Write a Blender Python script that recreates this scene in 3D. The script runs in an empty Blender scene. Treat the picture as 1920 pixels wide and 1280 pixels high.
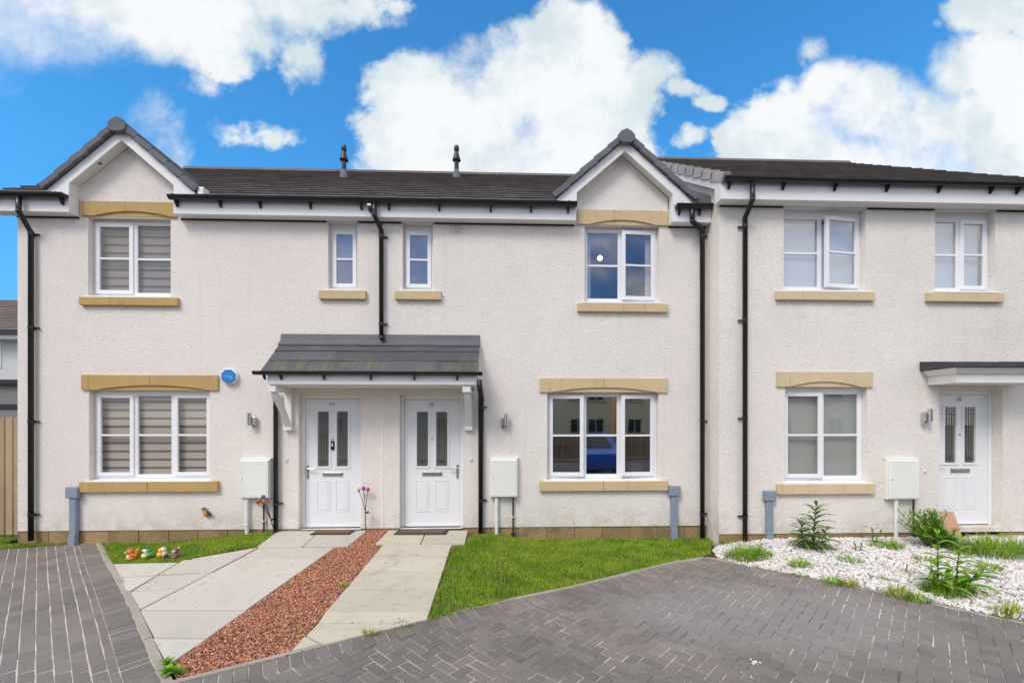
import bpy, bmesh, math, random
import numpy as np
from mathutils import Vector, Matrix
random.seed(7); rng = np.random.default_rng(7)
R = math.radians
scene = bpy.context.scene
col = scene.collection

# ------------------------------------------------------------------ camera frame (metres; the house wall is the plane Y=0)
F = 840.0; HZ = 790.0; CXP = 960.0
CAM = (0.0, -7.0, 1.85)
PHI = R(2.05)
FW = (math.sin(PHI), math.cos(PHI)); RT = (math.cos(PHI), -math.sin(PHI))

def W(px, py, Y=0.0):
    """point of the vertical plane Y that the photo shows at (px, py) -> (X, Z)"""
    u = (px - CXP) / F; v = (HZ - py) / F
    dx = FW[0] + u * RT[0]; dy = FW[1] + u * RT[1]
    t = (Y - CAM[1]) / dy
    return (CAM[0] + dx * t, CAM[2] + v * t)
def XW(px, Y=0.0): return W(px, 800, Y)[0]
def ZW(px, py, Y=0.0): return W(px, py, Y)[1]

def sst(a, b, x):
    t = np.clip((x - a) / (b - a), 0, 1); return t * t * (3 - 2 * t)
def gh(x, y):
    """height of the ground"""
    x = np.asarray(x, float); y = np.asarray(y, float)
    bx = sst(-5.2, -3.3, x) * (1 - sst(-0.45, 0.7, x))
    ramp = np.clip((y + 3.6) / 2.7, 0, 1)
    h = 0.16 * bx * ramp
    h = h + 0.09 * sst(3.1, 4.2, x) * sst(-3.0, -0.6, y)
    h = h + 0.03 * sst(0.2, 0.9, x) * (1 - sst(2.2, 3.2, x)) * sst(-3.0, -1.6, y) * (1 - sst(-0.7, 0.0, y))
    return h
def G(px, py):
    """point of the ground that the photo shows at (px, py)"""
    u = (px - CXP) / F; v = (HZ - py) / F
    dx = FW[0] + u * RT[0]; dy = FW[1] + u * RT[1]
    z = 0.0
    for _ in range(30):
        t = (z - CAM[2]) / v
        x = dx * t; y = CAM[1] + dy * t
        z = 0.5 * z + 0.5 * float(gh(x, y))
    return (x, y, z)

# ------------------------------------------------------------------ materials
MATS = {}
def nd(nt, t, **kw):
    n = nt.nodes.new(t)
    for k, v in kw.items(): setattr(n, k, v)
    return n
def lk(nt, a, b): nt.links.new(a, b)
def mth(nt, op, a, b=None, c=None, clamp=False):
    n = nd(nt, 'ShaderNodeMath', operation=op, use_clamp=clamp)
    for i, v in enumerate((a, b, c)):
        if v is None: continue
        if isinstance(v, (int, float)): n.inputs[i].default_value = v
        else: lk(nt, v, n.inputs[i])
    return n.outputs[0]
def mixc(nt, f, a, b, mode='MIX'):
    n = nd(nt, 'ShaderNodeMix', data_type='RGBA', blend_type=mode)
    for i, v in ((0, f), (6, a), (7, b)):
        if isinstance(v, (int, float)): n.inputs[i].default_value = v
        elif isinstance(v, tuple): n.inputs[i].default_value = (*v[:3], 1)
        else: lk(nt, v, n.inputs[i])
    return n.outputs[2]
def noise(nt, vec, scale, detail=4, rough=0.55, dist=0.0):
    n = nd(nt, 'ShaderNodeTexNoise'); n.inputs['Scale'].default_value = scale
    n.inputs['Detail'].default_value = detail; n.inputs['Roughness'].default_value = rough
    n.inputs['Distortion'].default_value = dist
    lk(nt, vec, n.inputs['Vector']); return n.outputs['Fac']
def ramp(nt, f, a, b):
    n = nd(nt, 'ShaderNodeMapRange'); n.interpolation_type = 'SMOOTHSTEP'
    n.inputs[1].default_value = a; n.inputs[2].default_value = b
    lk(nt, f, n.inputs[0]); return n.outputs[0]
def scalev(nt, vec, s):
    n = nd(nt, 'ShaderNodeVectorMath', operation='MULTIPLY'); n.inputs[1].default_value = s
    lk(nt, vec, n.inputs[0]); return n.outputs[0]
def newmat(name):
    m = bpy.data.materials.new(name); m.use_nodes = True; nt = m.node_tree
    b = nt.nodes['Principled BSDF']
    geo = nd(nt, 'ShaderNodeNewGeometry')
    MATS[name] = m
    return m, nt, b, geo
def bump(nt, b, h, strength, dist):
    n = nd(nt, 'ShaderNodeBump'); n.inputs['Strength'].default_value = strength; n.inputs['Distance'].default_value = dist
    lk(nt, h, n.inputs['Height']); lk(nt, n.outputs[0], b.inputs['Normal'])
def M(name, c, rough=0.5, metal=0.0, spec=0.5, var=0.06, vs=3.0, fine=0.0, fs=60.0, bmp=None, island=0.0, trans=0.0):
    """plain surface with a little patchiness, fine grain, and per-piece variation"""
    if name in MATS: return MATS[name]
    m, nt, b, geo = newmat(name)
    P = geo.outputs['Position']
    f = noise(nt, P, vs, 5)
    k = mth(nt, 'MULTIPLY_ADD', f, var * 4, 1 - var * 2)
    if fine: k = mth(nt, 'MULTIPLY', k, mth(nt, 'MULTIPLY_ADD', noise(nt, P, fs, 3, .7), fine * 4, 1 - fine * 2))
    if island: k = mth(nt, 'MULTIPLY', k, mth(nt, 'MULTIPLY_ADD', geo.outputs['Random Per Island'], island * 2, 1 - island))
    n = nd(nt, 'ShaderNodeVectorMath', operation='SCALE'); n.inputs[0].default_value = c; lk(nt, k, n.inputs[3])
    lk(nt, n.outputs[0], b.inputs['Base Color'])
    b.inputs['Roughness'].default_value = rough; b.inputs['Metallic'].default_value = metal
    b.inputs['Specular IOR Level'].default_value = spec
    if trans: b.inputs['Transmission Weight'].default_value = trans
    if bmp: bump(nt, b, noise(nt, P, bmp[0], 4, .6), bmp[1], bmp[2])
    return m

def render_mat(name, c, stain):
    m, nt, b, geo = newmat(name); P = geo.outputs['Position']
    big = noise(nt, P, 0.7, 4, .6); mid = noise(nt, P, 9, 4, .6)
    k = mth(nt, 'ADD', mth(nt, 'MULTIPLY_ADD', big, .24, .88), mth(nt, 'MULTIPLY_ADD', mid, .10, -.05))
    grain = noise(nt, P, 42, 4, .7)
    k = mth(nt, 'MULTIPLY', k, mth(nt, 'MULTIPLY_ADD', grain, .52, .74))
    n = nd(nt, 'ShaderNodeVectorMath', operation='SCALE'); n.inputs[0].default_value = c; lk(nt, k, n.inputs[3])
    # sparse dark pits where aggregate has fallen out
    vo = nd(nt, 'ShaderNodeTexVoronoi'); vo.inputs['Scale'].default_value = 13; lk(nt, P, vo.inputs['Vector'])
    pit = mth(nt, 'MULTIPLY', mth(nt, 'LESS_THAN', vo.outputs['Distance'], .13), mth(nt, 'GREATER_THAN', noise(nt, P, 2.1, 2), .53))
    cc = mixc(nt, mth(nt, 'MULTIPLY', pit, .4), n.outputs[0], (.32, .27, .23))
    # vertical rain streaks
    st = noise(nt, scalev(nt, P, (7, 7, .35)), 1.0, 4, .6)
    sep = nd(nt, 'ShaderNodeSeparateXYZ'); lk(nt, P, sep.inputs[0])
    cc = mixc(nt, mth(nt, 'MULTIPLY', ramp(nt, st, .56, .78), stain), cc, (.42, .36, .28))
    low = mth(nt, 'MULTIPLY', ramp(nt, sep.outputs[2], .62, .2), ramp(nt, noise(nt, P, 4.0, 5, .7), .36, .66))
    cc = mixc(nt, mth(nt, 'MULTIPLY', low, .45), cc, (.48, .40, .29))
    # soot mark below the boiler outlet in the eaves
    d = nd(nt, 'ShaderNodeVectorMath', operation='SUBTRACT'); lk(nt, P, d.inputs[0]); sx, sz = W(856, 428); d.inputs[1].default_value = (sx, 0, sz)
    d2 = nd(nt, 'ShaderNodeVectorMath', operation='LENGTH'); lk(nt, scalev(nt, d.outputs[0], (5.5, 0, 5.5)), d2.inputs[0])
    so = mth(nt, 'MULTIPLY', ramp(nt, d2.outputs['Value'], 1.0, .1), ramp(nt, noise(nt, P, 22, 4, .7), .35, .65))
    cc = mixc(nt, mth(nt, 'MULTIPLY', so, .55), cc, (.13, .11, .10))
    lk(nt, cc, b.inputs['Base Color']); b.inputs['Roughness'].default_value = .92; b.inputs['Specular IOR Level'].default_value = .2
    h = mth(nt, 'ADD', noise(nt, P, 75, 3, .6), mth(nt, 'MULTIPLY', noise(nt, P, 28, 3, .6), .8))
    bump(nt, b, h, .7, .018)
    return m
render_mat('render_left', (.83, .763, .70), .16)
render_mat('render_mid', (.82, .765, .705), .15)
render_mat('render_right', (.83, .772, .712), .13)

def stone_mat(name, c):
    m, nt, b, geo = newmat(name); P = geo.outputs['Position']
    k = mth(nt, 'ADD', mth(nt, 'MULTIPLY_ADD', noise(nt, P, 2.2, 5), .30, .85), mth(nt, 'MULTIPLY_ADD', noise(nt, P, 90, 3, .7), .4, -.2))
    n = nd(nt, 'ShaderNodeVectorMath', operation='SCALE'); n.inputs[0].default_value = c; lk(nt, k, n.inputs[3])
    st = noise(nt, scalev(nt, P, (14, 14, 1.5)), 1.0, 4, .6)
    cc = mixc(nt, mth(nt, 'MULTIPLY', ramp(nt, st, .55, .75), .35), n.outputs[0], (c[0] * .45, c[1] * .42, c[2] * .35))
    lk(nt, cc, b.inputs['Base Color']); b.inputs['Roughness'].default_value = .85; b.inputs['Specular IOR Level'].default_value = .25
    bump(nt, b, noise(nt, P, 70, 4, .7), .5, .006)
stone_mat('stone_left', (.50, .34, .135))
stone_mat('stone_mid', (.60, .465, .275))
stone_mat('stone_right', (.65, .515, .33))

m, nt, b, geo = newmat('plinth'); P = geo.outputs['Position']
k = mth(nt, 'MULTIPLY', mth(nt, 'MULTIPLY_ADD', geo.outputs['Random Per Island'], .4, .8), mth(nt, 'MULTIPLY_ADD', noise(nt, P, 45, 4, .7), 1.0, .5))
n = nd(nt, 'ShaderNodeVectorMath', operation='SCALE'); n.inputs[0].default_value = (.36, .245, .115); lk(nt, k, n.inputs[3])
cc = mixc(nt, mth(nt, 'MULTIPLY', ramp(nt, noise(nt, P, 3.5, 4), .45, .7), .55), n.outputs[0], (.16, .105, .055))
lk(nt, cc, b.inputs['Base Color']); b.inputs['Roughness'].default_value = .9
bump(nt, b, noise(nt, P, 40, 4, .7), .9, .02)
M('mortar', (.30, .25, .19), .95)

def tile_mat(name, c, moss=0.0, mossc=(.30, .30, .03)):
    m, nt, b, geo = newmat(name); P = geo.outputs['Position']
    k = mth(nt, 'MULTIPLY', mth(nt, 'MULTIPLY_ADD', geo.outputs['Random Per Island'], .36, .82), mth(nt, 'MULTIPLY_ADD', noise(nt, P, 35, 4, .7), .7, .65))
    n = nd(nt, 'ShaderNodeVectorMath', operation='SCALE'); n.inputs[0].default_value = c; lk(nt, k, n.inputs[3])
    cc = n.outputs[0]
    cc = mixc(nt, mth(nt, 'MULTIPLY', ramp(nt, noise(nt, P, 1.6, 5, .65), .5, .72), .35), cc, (c[0] * 1.9, c[1] * 1.85, c[2] * 1.7))
    if moss:
        sep = nd(nt, 'ShaderNodeSeparateXYZ'); lk(nt, P, sep.inputs[0])
        st = noise(nt, scalev(nt, P, (17, 1.2, 1.2)), 1.0, 4, .65)
        patch = noise(nt, scalev(nt, P, (1.6, 2.4, 2.4)), 1.0, 3, .5)
        f = mth(nt, 'MULTIPLY', ramp(nt, st, .40, .66), ramp(nt, patch, .42, .60))
        f = mth(nt, 'MULTIPLY', f, ramp(nt, sep.outputs[1], -.26, -.55))
        cc = mixc(nt, mth(nt, 'MULTIPLY', f, moss), cc, mossc)
    lk(nt, cc, b.inputs['Base Color']); b.inputs['Roughness'].default_value = .8; b.inputs['Specular IOR Level'].default_value = .3
    bump(nt, b, noise(nt, P, 60, 4, .7), .5, .006)
tile_mat('roof_tile', (.125, .106, .096))
tile_mat('canopy_tile', (.092, .090, .100), moss=.5, mossc=(.20, .19, .035))
tile_mat('canopy_dark', (.062, .060, .070))
tile_mat('verge_grey', (.135, .138, .158))
tile_mat('verge_pale', (.40, .38, .37))
tile_mat('brown_tile', (.15, .115, .095))

M('upvc', (.83, .83, .84), .28, var=.02, fine=.01)
M('white_paint', (.80, .79, .775), .45, var=.03, vs=2.0, fine=.02)
M('soffit_white', (.74, .73, .70), .5, var=.05, vs=1.5)
M('door_white', (.80, .805, .815), .32, var=.015, fine=.012, fs=160)
M('meter_white', (.80, .80, .74), .4, var=.035, vs=4)
M('pipe_white', (.78, .79, .78), .4, var=.04, vs=6)
M('black_plastic', (.014, .014, .017), .33, var=.2, vs=5, fine=.08, fs=40)
M('black_rubber', (.02, .02, .021), .7)
M('dark_gap', (.02, .018, .016), .9)
M('rust_pipe', (.055, .028, .024), .5)
M('grey_plastic', (.235, .285, .35), .45, var=.06, vs=6)
M('steel', (.62, .60, .57), .28, metal=1.0, var=.04)
M('chrome', (.86, .86, .86), .15, metal=1.0, var=.01)
M('lead', (.115, .118, .13), .55, var=.12, vs=4, fine=.06)
M('camera_black', (.012, .012, .013), .25)
M('blue_sign', (.012, .19, .56), .35, var=.03)
M('sign_white', (.83, .85, .86), .35)
M('sign_letter', (.22, .52, .80), .4)
M('ceiling', (.72, .71, .69), .9)
M('room', (.42, .41, .40), .9, var=.05)
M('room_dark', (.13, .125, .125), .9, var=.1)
M('room_floor', (.14, .11, .085), .6, var=.1)
M('curtain', (.72, .72, .73), .8, var=.05)
M('white_blind', (.56, .56, .53), .8, var=.02)
M('sky_tint_blind', (.42, .53, .68), .8, var=.03)  # blue put into the blind colour in place of sky reflected in the panes
M('coir', (.17, .095, .04), .95, var=.15, vs=8, fine=.2, fs=120)
M('mat_rubber', (.035, .036, .042), .75, var=.1)
M('mat_brown', (.16, .085, .055), .95, var=.15, fine=.2, fs=120)
M('cardboard', (.42, .25, .14), .8, var=.05, vs=5)
M('terracotta_board', (.50, .30, .19), .8, var=.06)
M('timber', (.43, .315, .19), .8, var=.12, vs=3, fine=.08, island=.18)
M('fence_brown', (.36, .19, .10), .8, var=.12, island=.2)
M('tan_render', (.95, .64, .36), .9, var=.05)
M('cream_render', (.78, .66, .50), .9, var=.05)
M('grey_wall', (.22, .21, .21), .8, var=.08)
M('pale_wall', (.60, .61, .60), .9, var=.05)
M('asphalt', (.055, .055, .057), .9, var=.1, fine=.1, fs=80)
M('number_grey', (.50, .50, .49), .4)
M('soil', (.095, .075, .040), .95, var=.2, vs=6, fine=.2, bmp=(30, .6, .02))
M('car_blue', (.012, .07, .36), .18, spec=.8, var=.01)
M('car_red', (.30, .02, .015), .2, spec=.8, var=.01)
M('car_silver', (.42, .43, .45), .22, metal=.6, var=.01)
M('tyre', (.018, .018, .018), .8)
M('ceramic_orange', (.62, .20, .035), .3, var=.12, vs=25)
M('ceramic_cream', (.78, .68, .52), .3)
M('ceramic_green', (.16, .42, .12), .3, var=.1, vs=25)
M('ceramic_yellow', (.78, .68, .20), .3, var=.06)
M('ceramic_amber', (.80, .42, .03), .3, var=.06)
M('ceramic_navy', (.02, .035, .09), .25)
M('ceramic_white', (.80, .79, .76), .3)
M('ceramic_grey', (.13, .125, .13), .35, var=.1)
M('ceramic_brown', (.24, .10, .085), .4, var=.12, vs=25)
M('ceramic_pink', (.80, .58, .56), .35)
M('flower_purple', (.22, .04, .50), .4)
M('flower_red', (.62, .03, .02), .4)
M('flower_yellow', (.75, .50, .06), .4)
M('flower_orange', (.68, .16, .02), .4)
M('flower_green', (.08, .34, .10), .4)
M('bird_brown', (.075, .035, .018), .6, var=.15, vs=30)
M('bird_orange', (.55, .22, .06), .6, var=.12, vs=30)
M('bird_grey', (.20, .19, .13), .6)
M('lead_came', (.05, .05, .055), .5)
M('dropping', (.78, .77, .74), .7)
M('stem', (.10, .13, .035), .6, var=.1)

# lamp that is switched on in the upper bedroom
m, nt, b, geo = newmat('lamp_glow'); b.inputs['Emission Color'].default_value = (1, .93, .80, 1); b.inputs['Emission Strength'].default_value = 6.0

# glass
def glass(name, tint, k, frost=0.0, fcol=(.32, .31, .27)):
    m, nt, b, geo = newmat(name); nt.nodes.remove(b)
    out = nt.nodes['Material Output']
    dt = nd(nt, 'ShaderNodeVectorMath', operation='DOT_PRODUCT'); lk(nt, geo.outputs['Incoming'], dt.inputs[0]); lk(nt, geo.outputs['Normal'], dt.inputs[1])
    fr = mth(nt, 'MULTIPLY_ADD', mth(nt, 'POWER', mth(nt, 'SUBTRACT', 1.0, mth(nt, 'ABSOLUTE', dt.outputs['Value'])), 5.0), .96, .04)
    fac = mth(nt, 'MULTIPLY', fr, k, clamp=True)
    tr = nd(nt, 'ShaderNodeBsdfTransparent'); tr.inputs[0].default_value = (*tint, 1)
    gl = nd(nt, 'ShaderNodeBsdfGlossy'); gl.inputs['Roughness'].default_value = .006
    mx = nd(nt, 'ShaderNodeMixShader'); lk(nt, fac, mx.inputs[0])
    wob = noise(nt, geo.outputs['Position'], 2.3, 2)
    bp = nd(nt, 'ShaderNodeBump'); bp.inputs['Strength'].default_value = .03; bp.inputs['Distance'].default_value = .015
    lk(nt, wob, bp.inputs['Height']); lk(nt, bp.outputs[0], gl.inputs['Normal'])
    first = tr.outputs[0]
    if frost:
        df = nd(nt, 'ShaderNodeBsdfDiffuse'); df.inputs[0].default_value = (*fcol, 1)
        m2 = nd(nt, 'ShaderNodeMixShader'); m2.inputs[0].default_value = frost
        lk(nt, first, m2.inputs[1]); lk(nt, df.outputs[0], m2.inputs[2]); first = m2.outputs[0]
    lk(nt, first, mx.inputs[1]); lk(nt, gl.outputs[0], mx.inputs[2]); lk(nt, mx.outputs[0], out.inputs[0])
    return m
glass('glass', (.98, .985, .98), 2.2)
glass('glass_mirror', (.95, .95, .95), 15.0)
glass('glass_upper', (.96, .98, .99), 6.0)
glass('glass_mid', (.97, .98, .97), 6.0)
glass('glass_obscure', (.8, .85, .95), 5.0, frost=.55, fcol=(.15, .20, .31))
glass('door_glass', (.75, .76, .74), 3.0, frost=.42)

# zebra roller blind: opaque bands and see-through bands, horizontal
def zebra(name, period, a, bcol):
    m, nt, b, geo = newmat(name); P = geo.outputs['Position']
    sep = nd(nt, 'ShaderNodeSeparateXYZ'); lk(nt, P, sep.inputs[0])
    w = mth(nt, 'FRACT', mth(nt, 'DIVIDE', sep.outputs[2], period))
    f = mth(nt, 'MULTIPLY', ramp(nt, w, .66, .72), ramp(nt, w, 1.0, .95))
    cc = mixc(nt, f, a, bcol)
    lk(nt, cc, b.inputs['Base Color']); b.inputs['Roughness'].default_value = .8
zebra('zebra_beige', .128, (.47, .41, .355), (.175, .14, .115))
zebra('zebra_grey', .128, (.26, .235, .22), (.085, .075, .07))

# ground surfaces
m, nt, b, geo = newmat('paver'); P = geo.outputs['Position']; ri = geo.outputs['Random Per Island']
k = mth(nt, 'MULTIPLY', mth(nt, 'MULTIPLY_ADD', ri, .26, .87), mth(nt, 'MULTIPLY_ADD', noise(nt, P, 120, 3, .75), .7, .65))
k = mth(nt, 'MULTIPLY', k, mth(nt, 'MULTIPLY_ADD', noise(nt, P, .75, 4, .6), 1.0, .5))
base = mixc(nt, ramp(nt, noise(nt, P, .45, 3), .4, .65), (.188, .165, .150), (.210, .184, .163))
n = nd(nt, 'ShaderNodeVectorMath', operation='SCALE'); lk(nt, base, n.inputs[0]); lk(nt, k, n.inputs[3])
cc = mixc(nt, mth(nt, 'MULTIPLY', ramp(nt, noise(nt, P, 1.3, 5, .7), .54, .8), .22), n.outputs[0], (.36, .335, .32))
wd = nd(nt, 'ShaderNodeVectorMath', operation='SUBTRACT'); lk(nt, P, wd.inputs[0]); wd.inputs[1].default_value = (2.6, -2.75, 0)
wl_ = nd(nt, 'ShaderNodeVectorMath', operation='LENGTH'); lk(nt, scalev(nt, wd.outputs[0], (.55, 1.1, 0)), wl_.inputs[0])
pale_patch = mth(nt, 'MULTIPLY', ramp(nt, mth(nt, 'ADD', wl_.outputs['Value'], mth(nt, 'MULTIPLY_ADD', noise(nt, P, 1.8, 5, .7), .9, -.45)), 1.15, .35), .5)  # broad elongated paler patch mixed into the block colour
cc = mixc(nt, pale_patch, cc, (.285, .272, .27))
cc = mixc(nt, mth(nt, 'MULTIPLY', ramp(nt, noise(nt, P, 2.6, 5, .7), .60, .75), .45), cc, (.17, .15, .085))
vo = nd(nt, 'ShaderNodeTexVoronoi'); vo.inputs['Scale'].default_value = 9; lk(nt, P, vo.inputs['Vector'])
cc = mixc(nt, mth(nt, 'MULTIPLY', mth(nt, 'LESS_THAN', vo.outputs['Distance'], .07), .5), cc, (.45, .43, .40))
lk(nt, cc, b.inputs['Base Color']); b.inputs['Roughness'].default_value = .72; b.inputs['Specular IOR Level'].default_value = .35
bump(nt, b, noise(nt, P, 150, 3, .7), .5, .004)

m, nt, b, geo = newmat('joint_sand'); P = geo.outputs['Position']
cc = mixc(nt, ramp(nt, noise(nt, P, 1.5, 5, .7), .38, .66), (.13, .11, .09), (.72, .63, .51))
cc = mixc(nt, mth(nt, 'MULTIPLY', ramp(nt, noise(nt, P, 3.0, 4, .7), .60, .72), .8), cc, (.10, .13, .03))
lk(nt, cc, b.inputs['Base Color']); b.inputs['Roughness'].default_value = .95

M('joint_pale', (.60, .53, .43), .95, var=.2, vs=2.5, fine=.15)
def slab_mat(name, c, dirt, green):
    m, nt, b, geo = newmat(name); P = geo.outputs['Position']; ri = geo.outputs['Random Per Island']
    k = mth(nt, 'MULTIPLY', mth(nt, 'MULTIPLY_ADD', ri, .14, .93), mth(nt, 'MULTIPLY_ADD', noise(nt, P, 140, 3, .75), .32, .84))
    n = nd(nt, 'ShaderNodeVectorMath', operation='SCALE'); n.inputs[0].default_value = c; lk(nt, k, n.inputs[3])
    cc = mixc(nt, mth(nt, 'MULTIPLY', ramp(nt, noise(nt, P, 2.0, 6, .7, .6), .45, .75), dirt), n.outputs[0], green)
    cc = mixc(nt, mth(nt, 'MULTIPLY', ramp(nt, noise(nt, P, 5.5, 5, .7), .60, .74), dirt), cc, (.20, .185, .15))
    vo = nd(nt, 'ShaderNodeTexVoronoi'); vo.inputs['Scale'].default_value = 6.5; lk(nt, P, vo.inputs['Vector'])
    cc = mixc(nt, mth(nt, 'MULTIPLY', mth(nt, 'LESS_THAN', vo.outputs['Distance'], .085), .6), cc, (.13, .11, .09))
    lk(nt, cc, b.inputs['Base Color']); b.inputs['Roughness'].default_value = .85; b.inputs['Specular IOR Level'].default_value = .3
    bump(nt, b, noise(nt, P, 60, 4, .7), .35, .004)
slab_mat('slab_grey', (.565, .525, .45), .5, (.44, .41, .34))
slab_mat('slab_buff', (.54, .49, .385), .60, (.34, .31, .21))
M('kerb', (.36, .325, .27), .9, var=.16, vs=5, fine=.1, bmp=(50, .5, .006))

def chip_mat(name, stops, dirt=None):
    m, nt, b, geo = newmat(name); P = geo.outputs['Position']
    cr = nd(nt, 'ShaderNodeValToRGB'); cr.color_ramp.interpolation = 'LINEAR'
    el = cr.color_ramp.elements
    el[0].position = stops[0][0]; el[0].color = (*stops[0][1], 1); el[1].position = stops[-1][0]; el[1].color = (*stops[-1][1], 1)
    for p, c in stops[1:-1]:
        e = el.new(p); e.color = (*c, 1)
    lk(nt, geo.outputs['Random Per Island'], cr.inputs[0])
    kk = mth(nt, 'MULTIPLY_ADD', noise(nt, P, 70, 3, .7), .5, .75)
    n = nd(nt, 'ShaderNodeVectorMath', operation='SCALE'); lk(nt, cr.outputs[0], n.inputs[0]); lk(nt, kk, n.inputs[3])
    cc = n.outputs[0]
    if dirt: cc = mixc(nt, mth(nt, 'MULTIPLY', ramp(nt, noise(nt, P, 2.4, 5, .7), .50, .70), .6), cc, dirt)
    lk(nt, cc, b.inputs['Base Color']); b.inputs['Roughness'].default_value = .75
chip_mat('red_chip', [(0, (.10, .04, .03)), (.22, (.28, .10, .06)), (.5, (.45, .175, .095)), (.78, (.57, .25, .13)), (.93, (.66, .36, .22)), (1, (.62, .48, .38))])
chip_mat('white_chip', [(0, (.30, .29, .29)), (.12, (.55, .52, .50)), (.4, (.74, .71, .69)), (.8, (.80, .78, .76)), (.92, (.72, .62, .54)), (1, (.50, .38, .28))], dirt=(.52, .42, .31))
M('red_bed', (.16, .06, .045), .95, var=.2, vs=20)
M('white_bed', (.40, .38, .36), .95, var=.2, vs=20)

def leaf_mat(name, a, bcol, patch=1.2, dry=None, straw=.90):
    m, nt, b, geo = newmat(name); P = geo.outputs['Position']
    f = mth(nt, 'ADD', mth(nt, 'MULTIPLY', geo.outputs['Random Per Island'], .5), mth(nt, 'MULTIPLY', ramp(nt, noise(nt, P, patch, 4, .6), .35, .65), .5))
    cc = mixc(nt, f, a, bcol)
    if dry: cc = mixc(nt, mth(nt, 'MULTIPLY', ramp(nt, noise(nt, P, 3.3, 5, .75), .53, .78), .7), cc, dry)
    cc = mixc(nt, mth(nt, 'MULTIPLY', mth(nt, 'GREATER_THAN', mth(nt, 'FRACT', mth(nt, 'MULTIPLY', geo.outputs['Random Per Island'], 7.31)), straw), .8), cc, (.50, .44, .17))
    lk(nt, cc, b.inputs['Base Color']); b.inputs['Roughness'].default_value = .55; b.inputs['Specular IOR Level'].default_value = .3
    out = nt.nodes['Material Output']
    tl = nd(nt, 'ShaderNodeBsdfTranslucent'); lk(nt, cc, tl.inputs[0])
    mx = nd(nt, 'ShaderNodeMixShader'); mx.inputs[0].default_value = .3
    lk(nt, b.outputs[0], mx.inputs[1]); lk(nt, tl.outputs[0], mx.inputs[2]); lk(nt, mx.outputs[0], out.inputs[0])
leaf_mat('grass', (.11, .27, .010), (.40, .54, .035), 2.6, dry=(.55, .47, .13))
leaf_mat('tuft_green', (.12, .30, .015), (.32, .52, .03), 3, straw=.86)
leaf_mat('tuft_yellow', (.26, .36, .03), (.48, .46, .10), 3)
leaf_mat('thistle_leaf', (.085, .19, .04), (.18, .31, .06), 5, straw=2.0)
leaf_mat('dock_leaf', (.12, .32, .02), (.27, .50, .035), 5, straw=.97)
leaf_mat('fern_leaf', (.10, .28, .02), (.24, .44, .035), 4)

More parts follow.
